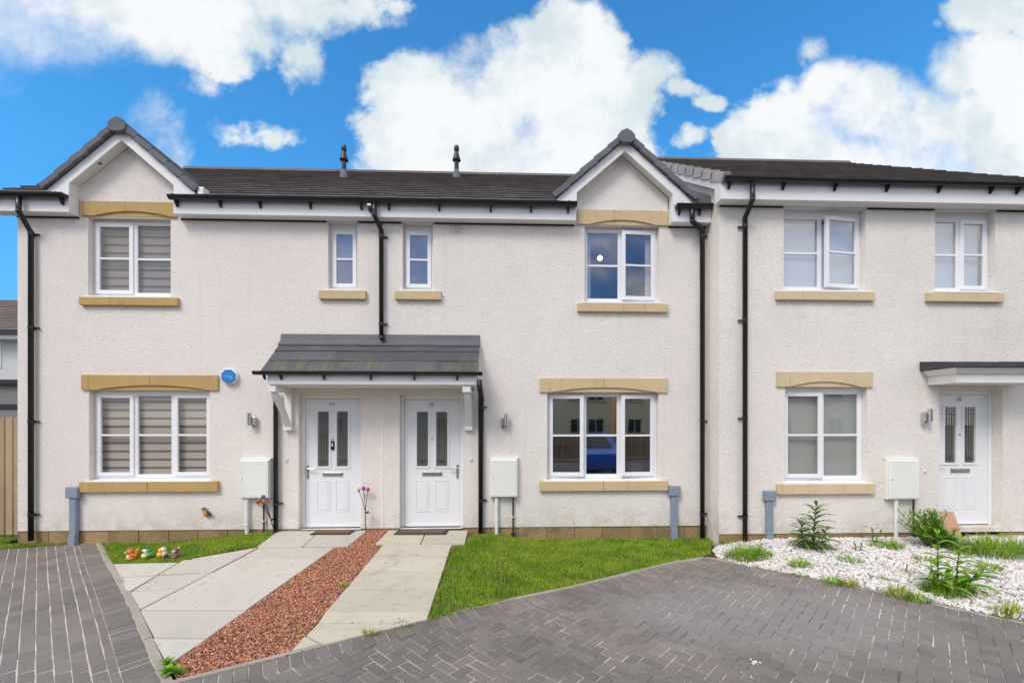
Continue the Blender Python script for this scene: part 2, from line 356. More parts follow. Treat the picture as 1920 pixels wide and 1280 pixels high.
# ------------------------------------------------------------------ mesh helpers
class MB:
    def __init__(s): s.v = []; s.f = []
    def add(s, vs, fs):
        o = len(s.v); s.v += [tuple(map(float, p)) for p in vs]; s.f += [tuple(i + o for i in f) for f in fs]; return s
    def box(s, x0, x1, y0, y1, z0, z1):
        return s.add([(x0,y0,z0),(x1,y0,z0),(x1,y1,z0),(x0,y1,z0),(x0,y0,z1),(x1,y0,z1),(x1,y1,z1),(x0,y1,z1)],
                     [(0,1,5,4),(1,2,6,5),(2,3,7,6),(3,0,4,7),(4,5,6,7),(3,2,1,0)])
    def prism(s, poly, y0, y1):
        """polygon in XZ pushed from y0 to y1"""
        n = len(poly)
        return s.add([(x, y0, z) for x, z in poly] + [(x, y1, z) for x, z in poly],
                     [tuple(range(n)), tuple(range(2 * n - 1, n - 1, -1))] + [(i, i + n, (i + 1) % n + n, (i + 1) % n) for i in range(n)])
    def prismx(s, poly, x0, x1):
        """polygon in YZ pushed from x0 to x1"""
        n = len(poly)
        return s.add([(x0, y, z) for y, z in poly] + [(x1, y, z) for y, z in poly],
                     [tuple(range(n)), tuple(range(2 * n - 1, n - 1, -1))] + [(i, i + n, (i + 1) % n + n, (i + 1) % n) for i in range(n)])
    def prismz(s, poly, z0, z1):
        n = len(poly)
        return s.add([(x, y, z0) for x, y in poly] + [(x, y, z1) for x, y in poly],
                     [tuple(range(n - 1, -1, -1)), tuple(range(n, 2 * n))] + [(i, (i + 1) % n, (i + 1) % n + n, i + n) for i in range(n)])
    def quad(s, a, b, c, d): return s.add([a, b, c, d], [(0, 1, 2, 3)])
    def tube(s, pts, r, n=12, cap=True):
        pts = [Vector(p) for p in pts]; rings = []
        rr = r if isinstance(r, (list, tuple)) else [r] * len(pts)
        for i, p in enumerate(pts):
            a = (pts[i] - pts[i - 1]).normalized() if i else None
            b = (pts[i + 1] - pts[i]).normalized() if i < len(pts) - 1 else None
            d = (a + b).normalized() if a and b else (a or b)
            k = 1.0 / max(.5, d.dot(a)) if a and b else 1.0
            up = Vector((0, 1, 0)) if abs(d.y) < .9 else Vector((1, 0, 0))
            e1 = d.cross(up).normalized(); e2 = d.cross(e1).normalized()
            ring = []
            for j in range(n):
                t = 2 * math.pi * j / n
                ring.append(p + (e1 * math.cos(t) * k + e2 * math.sin(t)) * rr[i])
            rings.append(ring)
        vs = [q for ring in rings for q in ring]; fs = []
        for i in range(len(pts) - 1):
            for j in range(n):
                fs.append((i * n + j, i * n + (j + 1) % n, (i + 1) * n + (j + 1) % n, (i + 1) * n + j))
        if cap: fs += [tuple(range(n - 1, -1, -1)), tuple((len(pts) - 1) * n + j for j in range(n))]
        return s.add(vs, fs)
    def lathe(s, prof, c=(0, 0, 0), n=16):
        vs = []; fs = []
        for r, z in prof:
            for j in range(n):
                t = 2 * math.pi * j / n; vs.append((c[0] + r * math.cos(t), c[1] + r * math.sin(t), c[2] + z))
        for i in range(len(prof) - 1):
            for j in range(n):
                fs.append((i * n + j, i * n + (j + 1) % n, (i + 1) * n + (j + 1) % n, (i + 1) * n + j))
        fs += [tuple(range(n - 1, -1, -1)), tuple((len(prof) - 1) * n + j for j in range(n))]
        return s.add(vs, fs)
    def ball(s, c, r, n=14, m=9, rot=None):
        r = r if isinstance(r, (list, tuple)) else (r, r, r)
        vs = [Vector((0, 0, -r[2]))]; fs = []
        for i in range(1, m):
            a = -math.pi / 2 + math.pi * i / m
            for j in range(n):
                t = 2 * math.pi * j / n
                vs.append(Vector((r[0] * math.cos(a) * math.cos(t), r[1] * math.cos(a) * math.sin(t), r[2] * math.sin(a))))
        vs.append(Vector((0, 0, r[2])))
        for j in range(n): fs.append((0, 1 + (j + 1) % n, 1 + j))
        for i in range(m - 2):
            for j in range(n):
                fs.append((1 + i * n + j, 1 + i * n + (j + 1) % n, 1 + (i + 1) * n + (j + 1) % n, 1 + (i + 1) * n + j))
        L = len(vs) - 1; o = 1 + (m - 2) * n
        for j in range(n): fs.append((o + j, o + (j + 1) % n, L))
        if rot is not None: vs = [rot @ v for v in vs]
        return s.add([v + Vector(c) for v in vs], fs)
    def transform(s, mat, start=0):
        for i in range(start, len(s.v)): s.v[i] = tuple(mat @ Vector(s.v[i]))
        return s
    def build(s, name, mat, parent=None, bevel=0.0, smooth=False, origin=None, seg=2, recalc=True):
        me = bpy.data.meshes.new(name)
        if parent is not None: o = wloc(parent)
        elif origin is not None: o = Vector(origin)
        else: o = Vector((0, 0, 0))
        me.from_pydata([(p[0] - o.x, p[1] - o.y, p[2] - o.z) for p in s.v], [], s.f)
        if recalc:
            bm = bmesh.new(); bm.from_mesh(me); bmesh.ops.recalc_face_normals(bm, faces=bm.faces); bm.to_mesh(me); bm.free()
        me.materials.append(MATS[mat]); me.update()
        if smooth:
            for p in me.polygons: p.use_smooth = True
        ob = bpy.data.objects.new(name, me); col.objects.link(ob)
        if parent is not None: ob.parent = parent
        else: ob.location = o
        if bevel:
            md = ob.modifiers.new('bevel', 'BEVEL'); md.width = bevel; md.segments = seg; md.limit_method = 'ANGLE'; md.angle_limit = R(40)
        if smooth == 'auto':
            md = ob.modifiers.new('edges', 'EDGE_SPLIT'); md.split_angle = R(40)
        return ob
def wloc(o):
    p = Vector(o.location)
    while o.parent is not None:
        o = o.parent; p = p + Vector(o.location)
    return p
def thing(name, loc, label, cat, group=None):
    o = bpy.data.objects.new(name, None); o.empty_display_size = .2; col.objects.link(o); o.location = loc
    return tag(o, label, cat, group)
def tag(o, label, cat, group=None, kind=None):
    o['label'] = label; o['category'] = cat
    if group: o['group'] = group
    if kind: o['kind'] = kind
    return o
def struct(o): o['kind'] = 'structure'; return o
def rawmesh(name, V, polys_n, idx, mat):
    """V (n,3) float array, faces all with polys_n corners, idx flat index array"""
    me = bpy.data.meshes.new(name)
    me.vertices.add(len(V)); me.vertices.foreach_set('co', np.asarray(V, np.float32).ravel())
    nf = len(idx) // polys_n
    me.loops.add(len(idx)); me.loops.foreach_set('vertex_index', np.asarray(idx, np.int32))
    me.polygons.add(nf); me.polygons.foreach_set('loop_start', np.arange(nf, dtype=np.int32) * polys_n)
    me.update(calc_edges=True); me.validate()
    me.materials.append(MATS[mat])
    ob = bpy.data.objects.new(name, me); col.objects.link(ob); return ob
def text_mesh(name, s, size, loc, mat, parent, depth=.002, bold=0.0):
    cu = bpy.data.curves.new(name, 'FONT'); cu.body = s; cu.size = size; cu.extrude = depth; cu.offset = bold
    cu.align_x = 'CENTER'; cu.align_y = 'CENTER'
    ob = bpy.data.objects.new(name, cu); col.objects.link(ob)
    dg = bpy.context.evaluated_depsgraph_get(); me = bpy.data.meshes.new_from_object(ob.evaluated_get(dg))
    bpy.data.objects.remove(ob)
    me.transform(Matrix.Rotation(R(90), 4, 'X'))
    o = wloc(parent) if parent else Vector((0, 0, 0))
    me.transform(Matrix.Translation(Vector(loc) - o))
    me.materials.clear(); me.materials.append(MATS[mat])
    r = bpy.data.objects.new(name, me); col.objects.link(r)
    if parent: r.parent = parent
    return r
def inpoly(x, y, poly):
    x = np.asarray(x); y = np.asarray(y); r = np.zeros(x.shape, bool); n = len(poly)
    for i in range(n):
        x1, y1 = poly[i][:2]; x2, y2 = poly[(i + 1) % n][:2]
        c = ((y1 > y) != (y2 > y)) & (x < (x2 - x1) * (y - y1) / (y2 - y1 + 1e-12) + x1)
        r ^= c
    return r
def scatter(poly, n):
    xs = [p[0] for p in poly]; ys = [p[1] for p in poly]
    A = 0.5 * abs(sum(xs[i] * ys[(i + 1) % len(poly)] - xs[(i + 1) % len(poly)] * ys[i] for i in range(len(poly))))
    N = int(n * A); out = np.zeros((0, 2))
    while len(out) < N:
        p = np.stack([rng.uniform(min(xs), max(xs), 2 * N), rng.uniform(min(ys), max(ys), 2 * N)], 1)
        out = np.concatenate([out, p[inpoly(p[:, 0], p[:, 1], poly)]])
    return out[:N]
def clip(poly, planes):
    """Sutherland-Hodgman: keep the side where nx*x+ny*y<=d"""
    for nx, ny, d in planes:
        out = []
        for i in range(len(poly)):
            a = poly[i]; b = poly[(i + 1) % len(poly)]
            da = nx * a[0] + ny * a[1] - d; db = nx * b[0] + ny * b[1] - d
            if da <= 0: out.append(a)
            if (da < 0 < db) or (db < 0 < da):
                t = da / (da - db); out.append((a[0] + (b[0] - a[0]) * t, a[1] + (b[1] - a[1]) * t))
        poly = out
        if len(poly) < 3: return []
    return poly
def halfplane(a, b):
    """boundary through a->b, keeping what lies to the right of the direction"""
    dx, dy = b[0] - a[0], b[1] - a[1]; L = math.hypot(dx, dy); nx, ny = -dy / L, dx / L
    return (nx, ny, nx * a[0] + ny * a[1])
# ------------------------------------------------------------------ house parts
ZS = 4.935         # level of the soffit / wall head
TAN = 0.641        # main roof pitch
GT = 0.87          # gable pitch

def wall_cells(mb, x0, x1, z0, z1, Y, ops, depth, topopen=False):
    xs = sorted({x0, x1, *[v for o in ops for v in o[:2]]}); zs = sorted({z0, z1, *[v for o in ops for v in o[2:4]]})
    for i in range(len(xs) - 1):
        for j in range(len(zs) - 1):
            cx = (xs[i] + xs[i + 1]) / 2; cz = (zs[j] + zs[j + 1]) / 2
            if any(o[0] < cx < o[1] and o[2] < cz < o[3] for o in ops): continue
            if cz < z0 or cz > z1: continue
            mb.quad((xs[i], Y, zs[j]), (xs[i + 1], Y, zs[j]), (xs[i + 1], Y, zs[j + 1]), (xs[i], Y, zs[j + 1]))
    for a, b, c, d in [o[:4] for o in ops]:
        e = Y + depth
        mb.quad((a, Y, c), (a, e, c), (a, e, d), (a, Y, d)); mb.quad((b, Y, c), (b, Y, d), (b, e, d), (b, e, c))
        mb.quad((a, Y, d), (a, e, d), (b, e, d), (b, Y, d)); mb.quad((a, Y, c), (b, Y, c), (b, e, c), (a, e, c))

def frame_ring(mb, x0, x1, z0, z1, y0, y1, w, wb=None, wt=None):
    wb = wb or w; wt = wt or w
    mb.box(x0, x0 + w, y0, y1, z0, z1); mb.box(x1 - w, x1, y0, y1, z0, z1)
    mb.box(x0 + w, x1 - w, y0, y1, z0, z0 + wb); mb.box(x0 + w, x1 - w, y0, y1, z1 - wt, z1)

def window(house, xa, xb, za, zb, Y, lights, glassm='glass', head=0.055, depth=.10, bar=.5, ratios=None, sill_over=.045, label=None):
    yf = Y + depth; g = .002
    fr = MB(); w = .05
    x0, x1, z0, z1 = xa + g, xb - g, za + g + .055, zb - g
    fr.box(x0, x0 + w, yf, yf + .06, z0, z1); fr.box(x1 - w, x1, yf, yf + .06, z0, z1)
    fr.box(x0 + w, x1 - w, yf, yf + .06, z0, z0 + .05); fr.box(x0 + w, x1 - w, yf, yf + .06, z1 - head, z1)
    n = len(lights); rr = ratios or [1] * n; mw = .05
    inner = x1 - x0 - 2 * w - mw * (n - 1); cur = x0 + w; regs = []
    for i in range(n):
        ww = inner * rr[i] / sum(rr); regs.append((cur, cur + ww)); cur += ww
        if i < n - 1: fr.box(cur, cur + mw, yf + .001, yf + .059, z0 + .05, z1 - head); cur += mw
    win = fr.build('window', 'upvc', house, bevel=.004)
    if label: win['label'] = label
    zi, zj = z0 + .05, z1 - head
    for (a, b), L in zip(regs, lights):
        if L == 'f':
            pz = MB(); pz.quad((a - .004, yf + .024, zi - .004), (b + .004, yf + .024, zi - .004), (b + .004, yf + .024, zj + .004), (a - .004, yf + .024, zj + .004)); pz.build('pane', glassm, win, recalc=False)
            bd = MB(); frame_ring(bd, a, b, zi, zj, yf + .004, yf + .022, .014)
            zm = zi + (zj - zi) * bar; bd.box(a + .014, b - .014, yf + .006, yf + .023, zm - .016, zm + .016)
            bd.build('glazing_bar', 'upvc', win, bevel=.003)
        else:
            ang, side = L[1], L[2]; o = .012
            s = MB(); y0, y1 = yf - .020, yf + .022
            frame_ring(s, a - o, b + o, zi - o, zj + o, y0, y1, .058)
            zm = zi + (zj - zi) * bar; s.box(a - o + .058, b + o - .058, y0 + .006, y1 - .004, zm - .015, zm + .015)
            p = MB(); p.quad((a - o + .054, y0 + .023, zi - o + .054), (b + o - .054, y0 + .023, zi - o + .054), (b + o - .054, y0 + .023, zj + o - .054), (a - o + .054, y0 + .023, zj + o - .054))
            hx = a - o if side == 'L' else b + o
            if ang:
                T = Matrix.Translation((hx, y0, 0)) @ Matrix.Rotation(R(-ang if side == 'L' else ang), 4, 'Z') @ Matrix.Translation((-hx, -y0, 0))
                s.transform(T); p.transform(T)
            s.build('casement', 'upvc', win, bevel=.004); p.build('pane', glassm, win, recalc=False)
    sl = MB(); sl.add([], [])
    sl.prismx([(Y - .035, za + .012), (Y - .035, za + .034), (yf, za + .054), (yf + .05, za + .054), (yf + .05, za + .012)], xa + .003, xb - .003)
    sl.box(xa - sill_over, xa + .003, Y - .035, Y - .003, za + .012, za + .034); sl.box(xb - .003, xb + sill_over, Y - .035, Y - .003, za + .012, za + .034)
    sl.build('window_sill', 'upvc', win, bevel=.003)
    dk = MB(); dk.box(xa - sill_over + .01, xb + sill_over - .01, Y - .024, Y - .003, za + .001, za + .011); dk.build('sill_gap', 'dark_gap', win)
    return win, regs, (zi, zj), yf

def stone_sill(house, px0, px1, py0, py1, Y, mat, split=None):
    x0 = XW(px0, Y - .06); x1 = XW(px1, Y - .06); za = ZW((px0 + px1) / 2, py1, Y - .06); zb = ZW((px0 + px1) / 2, py0, Y - .06)
    xs = [x0, x1] if split is None else [x0, XW(split, Y - .06), x1]
    s = MB()
    for i in range(len(xs) - 1):
        a = xs[i] + (.003 if i else 0); b = xs[i + 1] - (.003 if i < len(xs) - 2 else 0)
        s.prismx([(Y - .06, za), (Y + .03, za), (Y + .03, zb + .012), (Y - .06, zb)], a, b)
    return s.build('stone_sill', mat, house, bevel=.006)

def lintel(house, px0, px1, py0, py1, ax0, ax1, Y, mat, split=None, rise=None):
    yp = Y - .03
    x0, z1 = W(px0, py0, yp); x1 = XW(px1, yp); z0 = ZW((px0 + px1) / 2, py1, yp); z1 = ZW((px0 + px1) / 2, py0, yp)
    a, b = XW(ax0, yp), XW(ax1, yp); rise = rise or .075; N = 18
    def arch(x): 
        t = (2 * x - a - b) / (b - a); return z0 + (rise * (1 - t * t) if abs(t) < 1 else 0)
    cuts = [x0, x1] if split is None else [x0, XW(split, yp), x1]
    s = MB()
    for i in range(len(cuts) - 1):
        p = cuts[i] + (.003 if i else 0); q = cuts[i + 1] - (.003 if i < len(cuts) - 2 else 0)
        lo = [p] + [a + (b - a) * k / N for k in range(N + 1) if p < a + (b - a) * k / N < q] + [q]
        for k in range(len(lo) - 1):        # strips, so the arch stays a clean curve
            s.add([(lo[k], yp, arch(lo[k])), (lo[k + 1], yp, arch(lo[k + 1])), (lo[k + 1], yp, z1), (lo[k], yp, z1),
                   (lo[k], Y - .008, arch(lo[k])), (lo[k + 1], Y - .008, arch(lo[k + 1]))], [(0, 1, 2, 3), (0, 4, 5, 1)])
        s.quad((p, yp, z1), (q, yp, z1), (q, Y + .02, z1), (p, Y + .02, z1))
        s.quad((p, yp, arch(p)), (p, yp, z1), (p, Y + .02, z1), (p, Y + .02, arch(p)))
        s.quad((q, yp, arch(q)), (q, Y + .02, arch(q)), (q, Y + .02, z1), (q, yp, z1))
    s.box(x0 + .004, x1 - .004, Y - .008, Y + .05, z0 + .002, z1 - .004)
    return s.build('stone_lintel', mat, house, recalc=True)

def door(house, xa, xb, za, zb, Y, depth, hand, number, extras=True):
    yf = Y + depth; fr = MB(); g = .002
    x0, x1 = xa + g, xb - g
    fr.box(x0, x0 + .045, yf, yf + .07, za, zb); fr.box(x1 - .045, x1, yf, yf + .07, za, zb); fr.box(x0 + .045, x1 - .045, yf, yf + .07, zb - .075, zb)
    fr.build('door_frame', 'upvc', house, bevel=.004)
    th = MB(); th.box(x0, x1, yf - .035, yf + .08, za - .03, za + .004)
    th.build('threshold', 'steel', house, bevel=.003)
    a, b = x0 + .050, x1 - .050; c, d = za + .012, zb - .080; w = b - a; h = d - c
    yd = yf + .018
    gl = [(a + w * .225, a + w * .425), (a + w * .575, a + w * .775)]; gz0, gz1 = c + h * .475, c + h * .905
    leaf = MB(); wall_cells(leaf, a, b, c, d, yd, [(p, q, gz0, gz1) for p, q in gl], .02)
    leaf.quad((a, yd, c), (a, yd, d), (a, yd + .04, d), (a, yd + .04, c)); leaf.quad((b, yd, c), (b, yd + .04, c), (b, yd + .04, d), (b, yd, d))
    leaf.quad((a, yd, d), (b, yd, d), (b, yd + .04, d), (a, yd + .04, d))
    for p, q in gl: frame_ring(leaf, p - .032, q + .032, gz0 - .032, gz1 + .032, yd - .012, yd - .0005, .030)
    pz0, pz1 = c + h * .115, c + h * .365
    for p, q in gl:
        frame_ring(leaf, p - .022, q + .022, pz0, pz1, yd - .006, yd - .0005, .016)
        leaf.prism([(p + .012, pz0 + .034), (q - .012, pz0 + .034), (q - .012, pz1 - .034), (p + .012, pz1 - .034)], yd - .006, yd - .0005)
    leaf.box(a, b, yd - .016, yd - .0005, c, c + .028)      # weather bar
    lf = leaf.build('door', 'door_white', house, bevel=.002)
    for p, q in gl:
        pn = MB(); pn.box(p - .004, q + .004, yd + .012, yd + .017, gz0 - .004, gz1 + .004); gob = pn.build('glazing', 'door_glass', lf)
        ld = MB(); y = yd + .0095
        hh = gz1 - gz0
        for k in (.27, .5, .73): ld.box(p + (q - p) * k - .0035, p + (q - p) * k + .0035, y - .002, y + .002, gz0, gz1)
        for k in (.06, .11, .88, .94): ld.box(p, q, y - .0018, y + .0018, gz0 + hh * k - .003, gz0 + hh * k + .003)
        ld.prism([((p + q) / 2 - .03, gz0 + hh * .085), ((p + q) / 2, gz0 + hh * .06), ((p + q) / 2 + .03, gz0 + hh * .085), ((p + q) / 2, gz0 + hh * .11)], y - .0025, y + .0025)
        ld.build('leading', 'lead_came', lf)
    mid = (a + b) / 2; lz = c + h * .415
    lp = MB(); lp.box(mid - .155, mid + .155, yd - .013, yd - .001, lz - .033, lz + .033); lp.box(mid - .135, mid + .135, yd - .019, yd - .0125, lz - .022, lz + .024)
    lp.build('letter_plate', 'steel', lf, bevel=.004)
    hx = a + .035 if hand == 'L' else b - .035; sg = 1 if hand == 'L' else -1
    hz = c + h * .455
    hd = MB(); hd.box(hx - .017, hx + .017, yd - .010, yd - .001, hz - .15, hz + .065)
    hd.tube([(hx, yd - .008, hz + .01), (hx, yd - .05, hz + .01), (hx + sg * .018, yd - .056, hz + .01), (hx + sg * .13, yd - .052, hz + .008)], .009, 10)
    hd.tube([(hx, yd - .009, hz - .085), (hx, yd - .018, hz - .085)], .011, 12)
    hd.build('door_handle', 'steel', lf, bevel=.002)
    sp = MB(); sp.tube([(mid, yd - .008, c + h * .69), (mid, yd - .0005, c + h * .69)], .010, 12); sp.build('spyhole', 'black_plastic', lf)
    if number: text_mesh('door_number', number, .082, (mid - .01, yd - .004, d - .075), 'number_grey', lf, depth=.003, bold=.003)
    return lf, yd, mid, c, h

def roof_tiles(mb, x0, x1, yE, zE, tan, L, tw, g, skip=None, stagger=True, th=.034, jx=.003, lift=.036):
    c = 1 / math.hypot(1, tan); sn = tan * c
    n = int(round(L / g)); g = L / n
    for i in range(n):
        s0 = i * g - (.03 if i == 0 else .0); s1 = (i + 1) * g + .035
        off = (tw / 2 if (i % 2 and stagger) else 0)
        x = x0 - off
        while x < x1 - .01:
            a = max(x, x0) ; b = min(x + tw, x1); x += tw
            if b - a < .03: continue
            xm, sm = (a + b) / 2, (s0 + s1) / 2
            if skip and skip(xm, yE + sm * c, zE + sm * sn): continue
            j = random.uniform(-.004, .004); lo = lift + j; hi = .010 + j
            vs = []
            for s, h in ((s0, lo), (s1, hi)):
                for xx in (a + jx / 2, b - jx / 2):
                    for hh in (h, h - th):
                        vs.append((xx, yE + s * c - hh * sn, zE + s * sn + hh * c))
            mb.add(vs, [(0, 2, 6, 4), (1, 5, 7, 3), (0, 1, 3, 2), (4, 6, 7, 5), (0, 4, 5, 1), (2, 3, 7, 6)])
    return n

def downpipe(pts, label, clips, r=.034, side=1, group='black downpipes on the houses', shoe=None):
    P = []
    for px, py, Y in pts:
        x, z = W(px, py, Y); P.append((x, Y, z))
    base = P[-1]
    t = thing('downpipe', base, label, 'downpipe', group)
    m = MB(); m.tube(P, r, 14)
    if len(P) > 2:
        for q in P[1:-1]: m.ball(q, r * 1.12, 12, 8)
    if shoe: m.tube([P[-1], (P[-1][0] + shoe[0], P[-1][1] + shoe[1], P[-1][2] + shoe[2])], [r, r * 1.1], 14)
    m.build('pipe', 'black_plastic', t, smooth=True)
    for px, py, Y in clips:
        x, z = W(px, py, Y); c = MB()
        c.tube([(x, Y, z - .022), (x, Y, z + .022)], r * 1.16, 14)
        c.box(x + side * r, x + side * (r + .055), Y + .02, Y + .045, z - .010, z + .010)
        c.box(x - .02, x + .02, Y + .02, -.002 + (Y + .056), z - .015, z + .015)
        c.build('pipe_clip', 'black_plastic', t, smooth='auto')
    return t

def gutter(x0, x1, Y, ztop, label, bx, fasciaY, r=.058):
    t = thing('gutter', ((x0 + x1) / 2, Y, ztop - r), label, 'gutter', 'black gutters along the eaves')
    m = MB(); N = 10
    prof = [(Y + r * math.cos(a), ztop - r * math.sin(a)) for a in [math.pi * k / N for k in range(N + 1)]]
    inn = [(Y + (r - .006) * math.cos(a), ztop - (r - .006) * math.sin(a)) for a in [math.pi * (N - k) / N for k in range(N + 1)]]
    m.prismx(prof + inn, x0, x1)
    for x in (x0, x1): m.prismx(prof, x - .004, x + .004)
    m.build('channel', 'black_plastic', t, smooth='auto')
    for x in bx:
        b = MB()
        b.prismx([(Y + (r + .005) * math.cos(a), ztop + .004 - (r + .005) * math.sin(a)) for a in [math.pi * k / N for k in range(N + 1)]], x - .014, x + .014)
        b.prismx([(fasciaY - .002, ztop - .03), (fasciaY - .002, ztop - .135), (fasciaY - .022, ztop - .135), (Y - r * .3, ztop - r * .9)], x - .013, x + .013)
        b.build('gutter_bracket', 'black_plastic', t)
    return t

def fascia_box(house, x0, x1, yf, yw, z0=ZS, z1=ZS + .252):
    m = MB(); m.box(x0, x1, yf, yw - .003, z0, z1); f = m.build('fascia', 'white_paint', house, bevel=.004)
    return f

# ------------------------------------------------------------------ overall house lines
X0 = XW(33); XP = XW(716); X1 = XW(1348, -.4); X2 = 8.75
D3 = -.4
ZPL = ZW(700, 990)
GL = (-6.29, -4.79, -5.535)      # left gable: gap between the boxed eaves, and its centre
GR = (1.23, 2.72, 1.985)

house_l = thing('terraced_house', ((X0 + XP) / 2, 0, 0), 'end terraced house with striped blinds, left of the joint between the two doors', 'house', 'white rendered terraced houses')
house_m = thing('terraced_house', ((XP + X1) / 2, 0, 0), 'middle terraced house with open windows, between the two other houses', 'house', 'white rendered terraced houses')
house_r = thing('terraced_house', ((X1 + X2) / 2, D3, 0), 'terraced house stepped forward on the right behind the white gravel', 'house', 'white rendered terraced houses')

def op(pa, pb, ta, tb, Y):
    """opening from pixels: left, right, top, bottom"""
    return (XW(pa, Y), XW(pb, Y), ZW((pa + pb) / 2, tb, Y), ZW((pa + pb) / 2, ta, Y) if ta else ZS)
oA = op(165, 320, 408, 560, 0); oB = op(167, 393, 732, 905, 0); oC = op(615, 670, 0, 547, 0); oDL = op(560, 677, 738, 989, 0)
oD = op(755, 812, 0, 548, 0); oE = op(1096, 1236, 423, 571, 0); oF = op(1026, 1235, 734, 904, 0); oDM = op(749, 867, 739, 989, 0)
ZS3 = 5.085
oG = op(1470, 1623, 0, 549, D3); oH = op(1753, 1866, 0, 551, D3); oI = op(1472, 1626, 725, 908, D3); oDR = op(1761, 1880, 729, 995, D3)
oG = (*oG[:3], ZS3); oH = (*oH[:3], ZS3)
for o in (oDL, oDM): pass
oDL = (oDL[0], oDL[1], .185, oDL[3]); oDM = (oDM[0], oDM[1], .185, oDM[3]); oDR = (oDR[0], oDR[1], .235, oDR[3])
ZPR = ZW(1450, 1000, D3)

def gable_wall(mb, g):
    a, b, c = g; za = 6.03 - GT * (b - a) / 2
    mb.add([(a, 0, ZS), (b, 0, ZS), (b, 0, za), (c, 0, 6.03), (a, 0, za)], [(0, 1, 2, 3, 4)])

REV = .17
wl = MB(); wall_cells(wl, X0, XP - .006, ZPL, ZS, 0, [oA, oB, oC, oDL], REV); gable_wall(wl, GL)
wl.quad((X0, 0, -.1), (X0, 8.2, -.1), (X0, 8.2, ZS), (X0, 0, ZS))                                   # gable end
wl.add([(X0, 0, ZS), (X0, 8.2, ZS), (X0, 8.2, 5.15), (X0, 4.02, 7.80), (X0, 0, 5.2)], [(0, 1, 2, 3, 4)])
rw = MB(); rw.quad((X0, 8.2, -.1), (XP, 8.2, -.1), (XP, 8.2, ZS), (X0, 8.2, ZS)); rw.build('rear_wall', 'render_left', house_l, recalc=False)
wl.build('wall', 'render_left', house_l, recalc=False)
wm = MB(); wall_cells(wm, XP + .006, X1, ZPL, ZS, 0, [oD, oE, oF, oDM], REV); gable_wall(wm, GR)
rw = MB(); rw.quad((XP, 8.2, -.1), (X1, 8.2, -.1), (X1, 8.2, ZS), (XP, 8.2, ZS)); rw.build('rear_wall', 'render_mid', house_m, recalc=False)
rw = MB(); rw.box(XP - .006, XP + .006, .008, .05, ZPL, ZS - .002); rw.build('movement_joint', 'mortar', house_m)
wm.build('wall', 'render_mid', house_m, recalc=False)
# party joint: a slim cover strip up the wall between the doors
jm = MB(); jm.box(XP - .014, XP + .014, -.006, .004, ZPL, 2.36); jm.build('joint_strip', 'white_paint', house_m)
wr = MB(); wall_cells(wr, X1, X2, ZPR, ZS3, D3, [oG, oH, oI, oDR], REV + .03)
wr.add([(X1, D3, -.1), (X1, 8.2, -.1), (X1, 8.2, 5.3), (X1, 4.05, 8.27), (X1, D3, 5.42)], [(0, 1, 2, 3, 4)])
wr.add([(X2, D3, -.1), (X2, 8.2, -.1), (X2, 8.2, 5.3), (X2, 4.05, 8.27), (X2, D3, 5.42)], [(0, 1, 2, 3, 4)])
wr.quad((X1, 8.2, -.1), (X2, 8.2, -.1), (X2, 8.2, ZS), (X1, 8.2, ZS))
wr.build('wall', 'render_right', house_r, recalc=False)

def plinth(house, segs, z1, Y, bw=.44):
    for a, b in segs:
        bk = MB(); bk.box(a, b, Y + .028, Y + .06, -.12, z1 - .002)
        m = MB()
        x = a
        while x < b - .02:
            e = min(x + bw, b); j = random.uniform(-.004, .004)
            m.box(x + .004, e - .004, Y + .014 + j, Y + .04, -.12, z1 - .006); x += bw
        pl = m.build('plinth', 'plinth', house, bevel=.006); bk.build('mortar', 'mortar', pl)
plinth(house_l, [(X0, oDL[0]), (oDL[1], XP)], ZPL, 0)
plinth(house_m, [(XP, oDM[0]), (oDM[1], X1 - .02)], ZPL, 0)
plinth(house_r, [(X1 + .002, oDR[0]), (oDR[1], X2)], ZPR, D3)
rp = MB(); rp.box(X1 + .014, X1 + .04, D3 + .03, .0, -.12, ZPR - .006); rp.build('return_plinth', 'plinth', house_r)

# rooms behind the windows
def room(house, x0, x1, y0, y1, z0, z1, mat, floor='room_floor'):
    m = MB()
    m.quad((x0, y0, z0), (x0, y1, z0), (x0, y1, z1), (x0, y0, z1)); m.quad((x1, y0, z0), (x1, y0, z1), (x1, y1, z1), (x1, y1, z0))
    m.quad((x0, y1, z0), (x1, y1, z0), (x1, y1, z1), (x0, y1, z1))
    r = m.build('room_walls', mat, house, recalc=False)
    f = MB(); f.quad((x0, y0, z0), (x1, y0, z0), (x1, y1, z0), (x0, y1, z0)); f.build('room_floor', floor, r, recalc=False)
    c = MB(); c.quad((x0, y0, z1), (x0, y1, z1), (x1, y1, z1), (x1, y0, z1)); c.build('ceiling', 'ceiling', r, recalc=False)
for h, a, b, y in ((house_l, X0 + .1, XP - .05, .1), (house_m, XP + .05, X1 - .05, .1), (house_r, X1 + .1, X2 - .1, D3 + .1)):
    room(h, a, b, y, y + 4.2, .2, 2.55, 'room_dark'); room(h, a, b, y, y + 4.2, 2.75, 4.96, 'room_dark')

